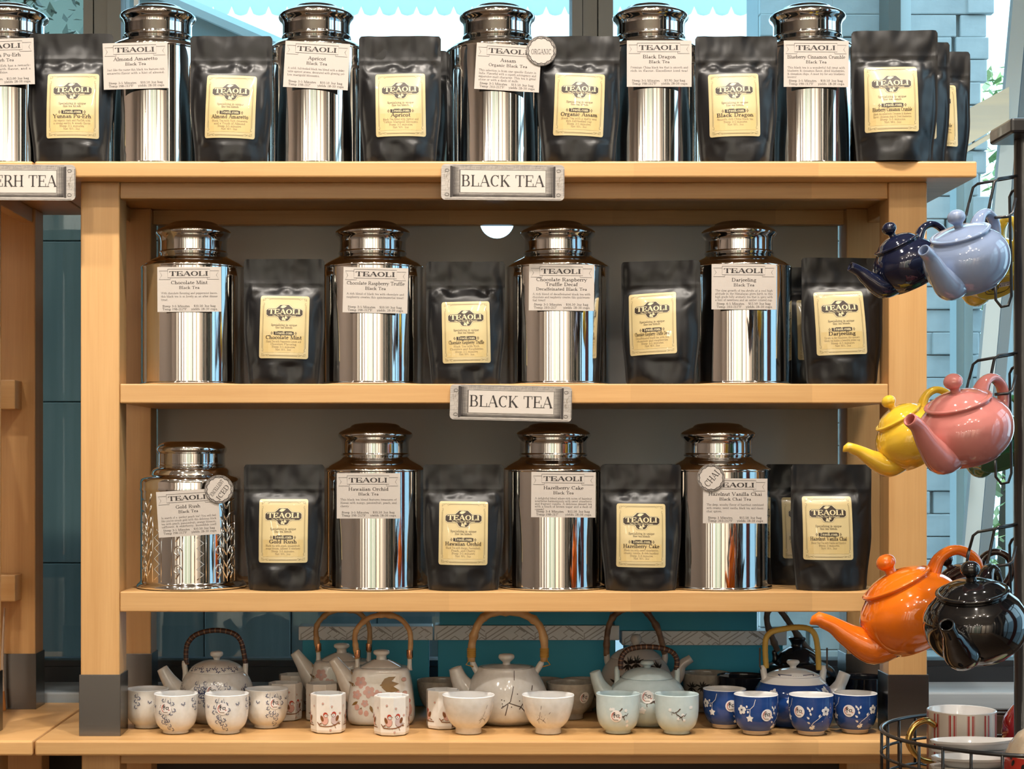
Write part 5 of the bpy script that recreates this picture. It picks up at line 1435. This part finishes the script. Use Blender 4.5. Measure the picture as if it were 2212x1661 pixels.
r4b, k, pr = teapot(cx, Yb, 'tall grey white teapot with bamboo leaves behind the celadon teapot', [(58,0),(62,3),(74,16),(80,44),(78,76),(66,104),(54,118)], [(53,117),(54,120),(40,132),(22,140),(9,144)], [(7,143),(8,147),(11.5,153),(12,160),(8,167),(0,168.5)],
    H(cx, B1, [(1438,1478),(1462,1462),(1472,1438),(1493,1423)]), [H(cx, B1, [(1322,1450),(1312,1430),(1311,1408)]), H(cx, B1, [(1426,1450),(1435,1430),(1437,1408)])], GREYW, spout_r=[22,16,11,9], ear_r=7)
b = MB(); hp = [(x*k, 0, z*k) for x, z in H(cx, B1, [(1310,1418),(1311,1380),(1315,1354),(1325,1333),(1345,1319),(1368,1315),(1392,1320),(1408,1338),(1421,1360),(1430,1390),(1437,1418)])]
bamboo_handle(b, hp, 6.4*k, 72, 7, 0, 6); obj('handle', b, BAMBOO_D, r4b)
p = Print()
for a, c in ((-30,110),(-8,112),(50,100),(-50,70)): m_bamboo(p, a*k, c*k, 22*k)
link('painted_motif', p.mesh('painted_motif', [BLK], lathe_surf(pr)), r4b)
# 5 cobalt teapot and the black pot behind it
Yp = .124; B0 = base_py(Yp); cx = 1713
r5, k, pr = teapot(cx, Yp, 'cobalt blue teapot with white collar, spout and knob and a yellow cane handle', [(52,0),(55,4),(74,20),(84,44),(85,62),(80,78),(70,92),(61,101),(57,106)], [(55,105),(56,107.5),(46,113),(30,119),(12,122)], [(8,121),(7,126),(12,131),(14,135),(11,139),(0,140)],
    H(cx, B0, [(1772,1516),(1800,1502),(1815,1478),(1825,1454)]), [H(cx, B0, [(1655,1474),(1650,1455),(1648,1438)]), H(cx, B0, [(1774,1474),(1778,1455),(1779,1438)])], BLUEG, knob_m=WHITE, spout_m=WHITE, upper=91, spout_r=[26,21,13,13], ear_r=7)
b = MB(); hp = [(x*k, 0, z*k) for x, z in H(cx, B0, [(1655,1444),(1653,1405),(1655,1380),(1667,1366),(1690,1360),(1720,1356),(1746,1359),(1760,1372),(1766,1400),(1769,1448)])]
wrapped(b, hp, 6.4*k, 96, 0, 0, 3); ho = obj('handle', b, YELW, r5)
for xx in (1641, 1786):
    b = MB(); b.tube([((xx-cx)*k, -.002, (B0-1400)*k), ((xx-cx)*k, -.002, (B0-1440)*k), ((xx-cx+(8 if xx < cx else -8))*k, -.002, (B0-1455)*k)], 2*k, 6)
    obj('peg', b, BRANCH, ho)
p = Print()
for a, c, s in ((-62,74,11),(-20,62,10),(30,70,10),(70,76,13),(10,48,8)): m_flower(p, a*k, c*k, s*k, 0, 1, None, a, 1)
link('painted_motif', p.mesh('painted_motif', [PETAL, INDIGO], lathe_surf(pr)), r5)
p = Print()
for i in range(7): p.line([((-10+4*i)*k, 121*k), ((-16+6*i)*k, 110*k)], 1.6*k, 0, 1)
for s in (-1, 1): p.line([(s*14*k, 112*k), (s*50*k, 112*k), (s*40*k, 109.5*k)], 1.2*k, 0, 1, 6)
link('painted_motif', p.mesh('painted_motif', [INDIGO], lathe_surf([(56*k,107.5*k),(46*k,113*k),(30*k,119*k),(12*k,122*k)], 0, .0006)), r5)
Yb = .270; B1 = base_py(Yb); cx = 1722
r5b, k, pr = teapot(cx, Yb, 'squat black teapot with a tied-sack lid behind the cobalt teapot', [(66,0),(70,3),(80,16),(83,50),(82,80),(78,94),(66,104),(48,111)], [(48,110),(46,116),(38,128),(24,138),(15,142)], [(14,141),(12.5,147),(15,153),(19,160),(14,163),(0,162)],
    None, [H(cx, B1, [(1676,1428),(1674,1416),(1672,1405)]), H(cx, B1, [(1756,1432),(1757,1420),(1758,1410)])], BLACKG, ear_r=6)
b = MB(); k_ = k; hp = [(x*k, 0, z*k) for x, z in H(cx, B1, [(1680,1408),(1668,1378),(1658,1350),(1657,1328),(1664,1315),(1680,1315),(1695,1332),(1714,1360),(1735,1390),(1758,1416)])]
bamboo_handle(b, hp, 6.4*k, 72, 7, 0, 9); obj('handle', b, BRANCH, r5b)

# ------------------------------------------------------------------ gift boxes at the back of the counter
TEALB = mat('teal_box_board', (.025,.34,.52), .55)
LIDB = mat('silver_white_lid_paper', (.85,.87,.90), .45)
LIDP = mat('grey_key_pattern', (.48,.47,.48), .5)
def gift_box(x0, x1, y0, y1, zb, lid_z, lid_t, label, ins=8, pattern=True, turned=False):
    """x0..x1: lid extent in photo pixels at the front face"""
    X0, X1 = PX(x0, y0), PX(x1, y0); i = PL(ins, y0)
    root = thing('gift_box', label, 'box', ((X0+X1)/2, (y0+y1)/2, zb), group='teal gift boxes')
    off = -root.location
    b = MB(); b.box((X0+i, y0+.004, zb), (X1-i, y1-.004, (lid_t if turned else lid_z)-.0002), bev=.001); obj('box_body', b, TEALB, root, off)
    if turned: return root
    b = MB(); b.box((X0, y0, lid_z), (X1, y1, lid_t), bev=.0015); lo = obj('lid', b, LIDB, root, off)
    if pattern:
        p = Print(); h = lid_t-lid_z-.003; s = h/28.0; n = int((X1-X0-.006)/(104*s))+1
        seg = [[(0,0),(44,28)],[(14,0),(58,28)],[(26,28),(2,12),(2,0)],[(58,0),(70,8),(62,14),(76,24),(90,14),(76,4),(84,0)],[(66,28),(84,16)],[(72,28),(104,6)],[(88,28),(104,17)],[(30,0),(40,7),(50,0)],[(90,0),(97,5),(104,0)]]
        for j in range(n):
            for sg in seg:
                pts = [(X0+.003+(a+104*j)*s, lid_z+.0015+c*s) for a, c in sg]
                if max(q[0] for q in pts) < X1-.002: p.line(pts, 2.3*s, 0, 1, 1)
        link('key_pattern', p.mesh('key_pattern', [LIDP], lambda u, v, la: (u, y0-.0003, v)), lo)
    return root
by = .345
zt = lambda py: PZ(py, by)
g0 = CT+.0008
gift_box(645, 935, by, .402, g0, zt(1383), zt(1353), 'teal gift box with a grey key-patterned lid, leftmost of the row')
gift_box(938, 1338, by, .402, g0, zt(1383), zt(1351), 'teal gift box with a key-patterned lid behind the white branch teapot')
gift_box(1344, 1700, by, .402, g0, zt(1394), zt(1363), 'teal gift box with a pale lid behind the celadon set')
sh = M2B-.003
gift_box(950, 1318, by, .402, zt(1351)+.0005, 0, sh, 'teal box lying on the key-patterned gift box, just under the shelf', 0, False, True)
gift_box(1328, 1636, by, .402, zt(1363)+.0005, 0, sh, 'teal box lying on the pale-lidded gift box, just under the shelf', 0, False, True)

# narrow paddle at the left frame on the neighbouring counter
b = MB()
pp = [(x, y) for x, y in ((9,1310),(6,1370),(4,1430),(5,1490),(8,1532))]
for (xa, ya), (xb, yb_) in zip(pp, pp[1:]):
    wa, wb = lerp(2, 8, (ya-1310)/222), lerp(2, 8, (yb_-1310)/222)
    A = [P(xa-wa/2, ya, .29), P(xa+wa/2, ya, .29), P(xb+wb/2, yb_, .29), P(xb-wb/2, yb_, .29)]
    b.add([q for q in A]+[q+Vector((0,.006,0)) for q in A], [(3,2,1,0),(4,5,6,7),(0,1,5,4),(1,2,6,5),(2,3,7,6),(3,0,4,7)], 0 if ya < 1480 else 1)
zmin = min(v.z for v in b.v)
for v in b.v: v.z += CT+.0008-zmin
tag(obj('paddle', b, [mat('cream_lacquer', (.58,.47,.38), .3), mat('orange_lacquer', (.45,.16,.02), .3)]), 'narrow cream and orange paddle standing on the neighbouring counter at the left frame', 'paddle')
# ------------------------------------------------------------------ spinner rack with hanging teapots
RY = -.50; RX = PX(2210, RY)
rack = thing('spinner_rack', 'black wire spinner rack with hanging teapots and a wire basket', 'rack', (RX, RY, 0))
ro_ = Vector((-RX, -RY, 0))
b = MB(); b.lathe([(0,0),(.20,0),(.20,.012),(.03,.02),(.0125,.03),(.0125,PZ(300,RY))], 28, M=Matrix.Translation((RX, RY, 0))); obj('pole', b, BLACKM, rack, ro_)
b = MB(); b.box((PX(2160,RY), RY-.05, PZ(301,RY)), (PX(2262,RY), RY+.05, PZ(268,RY)), bev=.004); obj('cap', b, BLACKM, rack, ro_)
HK = [[(2207,380,-.50),(2112,397,-.455),(2102,405,-.452),(2085,470,-.45),(2078,540,-.45)],
      [(2207,378,-.50),(2157,386,-.525),(2148,393,-.527),(2132,470,-.528),(2130,500,-.528)],
      [(2207,402,-.50),(2186,414,-.48),(2181,425,-.478),(2185,640,-.47),(2178,660,-.47),(2163,663,-.47),(2151,648,-.47),(2150,612,-.47)],
      [(2149,470,-.570),(2177,468,-.568),(2187,461,-.562),(2194,428,-.552)],
      [(2080,470,-.47),(2088,466,-.455),(2093,438,-.452)]]
for dy in (0, 382, 752):
    for i, h in enumerate(HK):
        if dy == 752 and i == 0: h = h[:3]+[(2089,452,-.45)]
        b = MB(); pts = [P(x, y+dy, yy - (.036 if dy == 752 and i in (0, 4) and j_ else 0)) for j_, (x, y, yy) in enumerate(h)]
        b.tube(pts, .0021, 8, smooth=True); obj('hook', b, BLACKM, rack, ro_)
# basket
BR = .196; BZ0, BZ1 = .985, 1.056
def ringpts(r, z, n=48): return [(RX+r*math.cos(2*math.pi*i/n), RY+r*math.sin(2*math.pi*i/n), z) for i in range(n)]
def wire(name, pts, r, closed=False):
    b = MB(); b.tube(pts, r, 8, closed=closed, caps=not closed); return obj(name, b, BLACKM, rack, ro_)
wire('basket_rim', ringpts(BR, BZ1), .0028, True); wire('basket_ring', ringpts(BR, BZ1-.034), .0022, True); wire('basket_ring', ringpts(BR, BZ0), .0022, True); wire('basket_ring', ringpts(BR*.55, BZ0), .0018, True)
for i in range(30):
    a = 2*math.pi*(i+.35)/30
    wire('basket_wire', [(RX+BR*math.cos(a), RY+BR*math.sin(a), BZ1+.002), (RX+BR*math.cos(a), RY+BR*math.sin(a), BZ0)], .0022)
for i in range(16):
    a = math.pi*i/16
    wire('floor_wire', [(RX+BR*math.cos(a), RY+BR*math.sin(a), BZ0), (RX-BR*math.cos(a), RY-BR*math.sin(a), BZ0)], .0014)

def hung(cx, cy, Rpx, y, psi, t, m, label, knob_r=.2, lid_h=.2, flat=1.0, spout='curl', stick=False, foot=None, hscale=1.0, tz=1.42):
    R = PL(Rpx, y)
    root = thing('hanging_teapot', label, 'teapot', group='teapots on the spinner rack')
    rot = Matrix.Rotation(math.radians(psi), 4, 'Z') @ Matrix.Rotation(-math.radians(t), 4, 'Y')
    c = Vector((0,0,.70*R*flat)); root.rotation_euler = rot.to_euler(); root.location = P(cx, cy, y) - (rot @ c)
    f = flat
    pr = [(0,.03),(.50,.02),(.54,0),(.60,.01),(.64,.05),(.82,.20),(.95,.42),(1.0,.68),(.97,.92),(.86,1.12),(.70,1.27),(.66,1.30),(.69,1.33),(.71,1.37),(.68,1.40),(.62,1.40),(.60,1.37),(.5,1.36)]
    b = MB(); b.lathe([(r*R, z*R*f) for r, z in pr[:3]+spl(pr[2:10], 4)[1:]+spl(pr[9:], 3)[1:]], 56)
    if foot is not None: b.lathe([(0,.029*R),(.50*R,.019*R)], 40, 1)
    obj('body', b, [m, foot or m], root)
    T = 1.385*f
    b = MB(); b.lathe(spl([(.60*R, (T-.02)*R), (.63*R, T*R), (.60*R, (T+.03)*R), (.48*R, (T+lid_h*.55)*R), (.30*R, (T+lid_h*.86)*R), (.13*R, (T+lid_h)*R), (0, (T+lid_h)*R)], 4), 48)
    lo = obj('lid', b, m, root)
    z0 = T+lid_h
    b = MB(); k = knob_r
    b.lathe(spl([(.11*R, (z0-.02)*R), (.10*R, (z0+.05)*R)]+[(k*math.sin(math.radians(a))*R, (z0+.06+k*.85*(1-math.cos(math.radians(a))))*R) for a in (35,60,85,110,135,160)]+[(0, (z0+.06+k*1.7)*R)], 4), 28); obj('knob', b, m, lo)
    b = MB(); n = 22
    P2 = bez([(-.60*R,0,.38*R*f), (-.98*R,0,.44*R*f), (-1.27*R,0,(.30+tz*.38)*R*f), (-1.44*R,0,(tz-.26)*R*f), (-1.64*R,0,tz*R*f)], n); rr = [v*R for v in radii([.35,.345,.235,.165,.145], n)]
    d = (P2[-1]-P2[-2]).normalized()
    if spout == 'beak':      # slanted pointed lip
        P2 += [P2[-1]+Vector((-.10*R,0,.015*R))]; rr += [.10*R]
        P2 += [P2[-1]+Vector((-.10*R,0,-.02*R))]; rr += [.02*R]
    else:
        Q = P2[-7:-1][::-1]; e0 = P2[-1]; P2 = P2+[e0+d*.015*R, e0-d*.02*R]+Q; rr = rr+[rr[-1]*.86, rr[-1]*.74]+[rr[-1]*.70]*len(Q)
    b.tube(P2, rr, 18); obj('spout', b, m, root)
    b = MB(); n = 26; q = hscale
    b.tube(bez([(.66*R,0,1.16*R*f), (.98*R*q,0,1.42*R*f*q), (1.34*R*q,0,1.40*R*f*q), (1.56*R*q,0,1.08*R*f), (1.46*R*q,0,.70*R*f), (1.14*R,0,.46*R*f), (.82*R,0,.40*R*f)], n), [v*R for v in radii([.16,.115,.10,.10,.10,.115,.15], n)], 12, flat=1.35)
    obj('handle', b, m, root)
    if stick:
        p = Print(); s = R
        p.p.append((((.02*s,-.02*s),(.36*s,-.02*s),(.36*s,.22*s),(.02*s,.22*s)), 0, 1))
        tq = text('$21.99', .13*s, .19*s, .03*s, 'c', .12, .06); p.quads(tq, 1, 2)
        p.line([(.05*s,.17*s),(.33*s,.17*s)], .02*s, 1, 2)
        p.ring(-.12*s, -.05*s, .14*s, .14*s, .02*s, 1, 1); p.ell(-.12*s, -.05*s, .06*s, .08*s, 0, 1, 1); p.ring(.0*s, -.10*s, .34*s, .24*s, .02*s, 1, 1, 160, 380, 20)
        q_ = text('DISHWASHER SAFE', .06*s, -.02*s, -.30*s, 'c', .12, .06); p.quads(q_, 1, 2)
        a = math.radians(-70); ca, sa = math.cos(a), math.sin(a)
        link('price_sticker', p.mesh('price_sticker', [STICK, BLK], lambda u, v, la: Vector((ca*u-sa*v, -(sa*u+ca*v), .018*R-.0002*la))), root)
    return root
def pg(n, c, r=.07): return mat(n, c, r, 0, .6)
PB, PN, PY_, PP, PG, PO, PK, PBR = pg('periwinkle_glaze', (.235,.305,.465)), pg('navy_glaze', (.006,.009,.028)), pg('yellow_glaze', (.78,.49,.04)), pg('pink_glaze', (.56,.20,.18)), pg('green_glaze', (.025,.15,.06)), pg('orange_glaze', (.80,.17,.008)), pg('gloss_black_glaze', (.006,.006,.007)), pg('dark_brown_glaze', (.022,.008,.006))
PYL = pg('pale_yellow_glaze', (.66,.50,.07))
hung(2088, 562, 92, -.60, 43, 25, PB, 'periwinkle blue teapot hanging at the top of the rack', .21, .14, tz=1.56)
hung(1957, 572, 72, -.45, 12, 27, PN, 'navy teapot hanging beside the periwinkle one', .22, .26, 1.02)
hung(2140, 578, 76, -.365, -72, 30, PYL, 'yellow teapot behind the periwinkle one, its base with a price sticker facing out', stick=True, foot=PYL)
hung(2084, 928, 103, -.61, 38, 22, PP, 'pink teapot hanging on the middle tier', .20, .20, .94, tz=1.62)
hung(1968, 945, 78, -.45, 6, 33, PY_, 'bright yellow teapot hanging left of the pink one', .20, .26, 1.02, 'beak')
hung(2148, 955, 74, -.365, -72, 30, PG, 'green teapot hanging behind the pink one', foot=PG)
hung(1968, 1322, 112, -.45, 0, 27, PO, 'big orange teapot hanging on the lowest tier', .19, .20, .95, 'beak')
hung(2106, 1346, 110, -.67, 56, 15, PK, 'glossy black teapot hanging in front of the orange one', .19, .22, .98, tz=1.26)
hung(2088, 1285, 74, -.345, -20, 30, PBR, 'dark brown teapot hanging behind the handle of the orange one', .22, .25)
hung(2266, 1290, 74, -.41, -120, 25, PK, 'black teapot behind the glossy black one, mostly its handle showing')

# ------------------------------------------------------------------ what lies in the basket
bz = BZ0+.0030
MUGM = glaze('cream_striped_mug', (.66,.60,.53), .12)
REDS = mat('red_stripe', (.42,.035,.03), .2); GOLDM = mat('gold_lustre', (.83,.55,.18), .14, 1.0)
my = -.425; mr = PL(73, my); mh = PZ(1532, my)-bz
mug = thing('striped_mug', 'cream mug with red stripes and a gold handle in the wire basket', 'mug', (PX(2077, my), my, bz))
b = MB(); b.lathe([(0,.001),(mr*.9,0),(mr*.98,.003),(mr,.008),(mr,mh-.001)], 48, 0); b.lathe([(mr,mh-.001),(mr*.985,mh),(mr*.955,mh-.001),(mr*.95,.01),(0,.008)], 48, 1); obj('mug_body', b, [MUGM, WHITE], mug)
p = Print(); n = 12
for i in range(n):
    u0 = 2*math.pi*mr*i/n
    for du, wd in ((-.0060,.0006), (-.0040,.0020), (.0018,.0020), (.0042,.0006)): p.line([(u0+du, .004), (u0+du, mh*.5), (u0+du, mh-.003)], wd, 0, 1)
link('stripes', p.mesh('stripes', [REDS], lathe_surf([(mr,0),(mr,mh)], 0, .0003)), mug)
b = MB(); kk = PL(1, my)
hq = [(2012,1562),(1990,1550),(1964,1560),(1950,1588),(1958,1612),(1980,1632),(2012,1640)]
b.tube(bez([((x-2077)*kk, -.022-.010*math.sin(i/6*math.pi), PZ(y, my)-bz) for i, (x, y) in enumerate(hq)], 26), 6.8*kk, 12); obj('handle', b, GOLDM, mug)
WP = glaze('white_porcelain', (.68,.66,.645), .06)
def spoon_rest(cx, y, z, rot, label, L_=.105, W_=.056):
    root = thing('spoon_rest', label, 'spoon rest', (PX(cx, y), y, z), (0, 0, rot), 'white porcelain spoon rests')
    b = MB()
    def T(s, t):
        a = 2*math.pi*s; r = t
        x = math.cos(a)*L_/2*r; yy = math.sin(a)*W_/2*r*(1+.10*math.cos(a))
        tail = max(0, math.cos(a))**14*r
        x += tail*.042; yy *= 1-.55*tail
        return x, yy
    def up(s, t):
        x, yy = T(s, t); return Vector((x, yy, .004+.011*smooth(.45, 1, t)+.003*max(0, x-L_/2)/.04))
    def dn(s, t):
        x, yy = T(s, t); return Vector((x*.985, yy*.97, max(0, .0125*smooth(.5, 1.02, t)-.0008)+.003*max(0, x-L_/2)/.04))
    b.grid(lambda s, t: up(s, t), 44, 10); b.grid(lambda s, t: dn(-s, t), 44, 10)
    n = 44; vs = [up(i/n, 1) for i in range(n)] + [dn(i/n, 1) for i in range(n)]
    b.add(vs, [(i, i+n, (i+1) % n+n, (i+1) % n) for i in range(n)], 0, True)
    obj('dish', b, WP, root)
    return root
for i in range(5):
    spoon_rest(2089 + (i % 2)*3, -.535, bz+.0125*i, -.05+.12*(i % 3), ('white spoon rest on top of the stack beside the striped mug' if i == 4 else 'white spoon rest in the stack beside the mug, counted %s from the top' % ('second', 'third', 'fourth', 'fifth')[3-i]))
for i in range(4):
    spoon_rest(2096 + (i % 2)*2, -.598, bz+.0125*i, -.12+.10*(i % 2), ('white spoon rest on top of the front stack by the basket rim' if i == 3 else 'white spoon rest in the front stack, counted %s from the top' % ('second', 'third', 'fourth')[2-i]), .108, .060)
jy = -.395; jr = PL(70, jy); jh = PZ(1503, jy)-bz
b = MB(); b.lathe([(0,.001),(.6*jr,0),(.66*jr,.003),(.92*jr,jh*.25),(jr,jh*.5),(.93*jr,jh*.7),(.68*jr,jh*.86),(.56*jr,jh*.91),(.56*jr,jh*.95),(.63*jr,jh*.985),(.60*jr,jh),(.52*jr,jh*.98),(.5*jr,jh*.9),(.0,jh*.85)], 40)
tag(obj('red_vase', b, pg('crimson_glaze', (.42,.012,.018)), None, (PX(2236, jy), jy, bz)), 'glossy crimson vase with a short neck in the wire basket', 'vase')
wy = -.625; wr = PL(92, wy); wh = PZ(1562, wy)-bz
jar = thing('fruit_jar', 'red and cream painted jar with black seeds, at the bottom right corner', 'jar', (PX(2262, wy), wy, bz))
prj = [(.62*wr,0),(.70*wr,.003),(.95*wr,wh*.25),(wr,wh*.42),(.95*wr,wh*.58),(.84*wr,wh*.72),(.66*wr,wh*.86),(.42*wr,wh*.95),(.2*wr,wh*.99)]
b = MB(); b.lathe([(0,.001)]+prj[:5], 40, 0); b.lathe(prj[4:8], 40, 1); b.lathe(prj[7:]+[(0,wh)], 40, 2)
obj('jar_body', b, [glaze('melon_red', (.58,.045,.03)), glaze('melon_cream', (.68,.58,.44), .1, var=((.55,.33,.22), (30,30,30), .5, .8)), glaze('melon_green', (.30,.40,.16))], jar)
p = Print(); rr = random.Random(4)
for i in range(40): p.ell(rr.uniform(-3.1,3.1)*wr, wh*rr.uniform(.1,.60), .0028, .0042, rr.uniform(-20,20), 0, 1, 10)
link('seeds', p.mesh('seeds', [BLK], lathe_surf(prj)), jar)
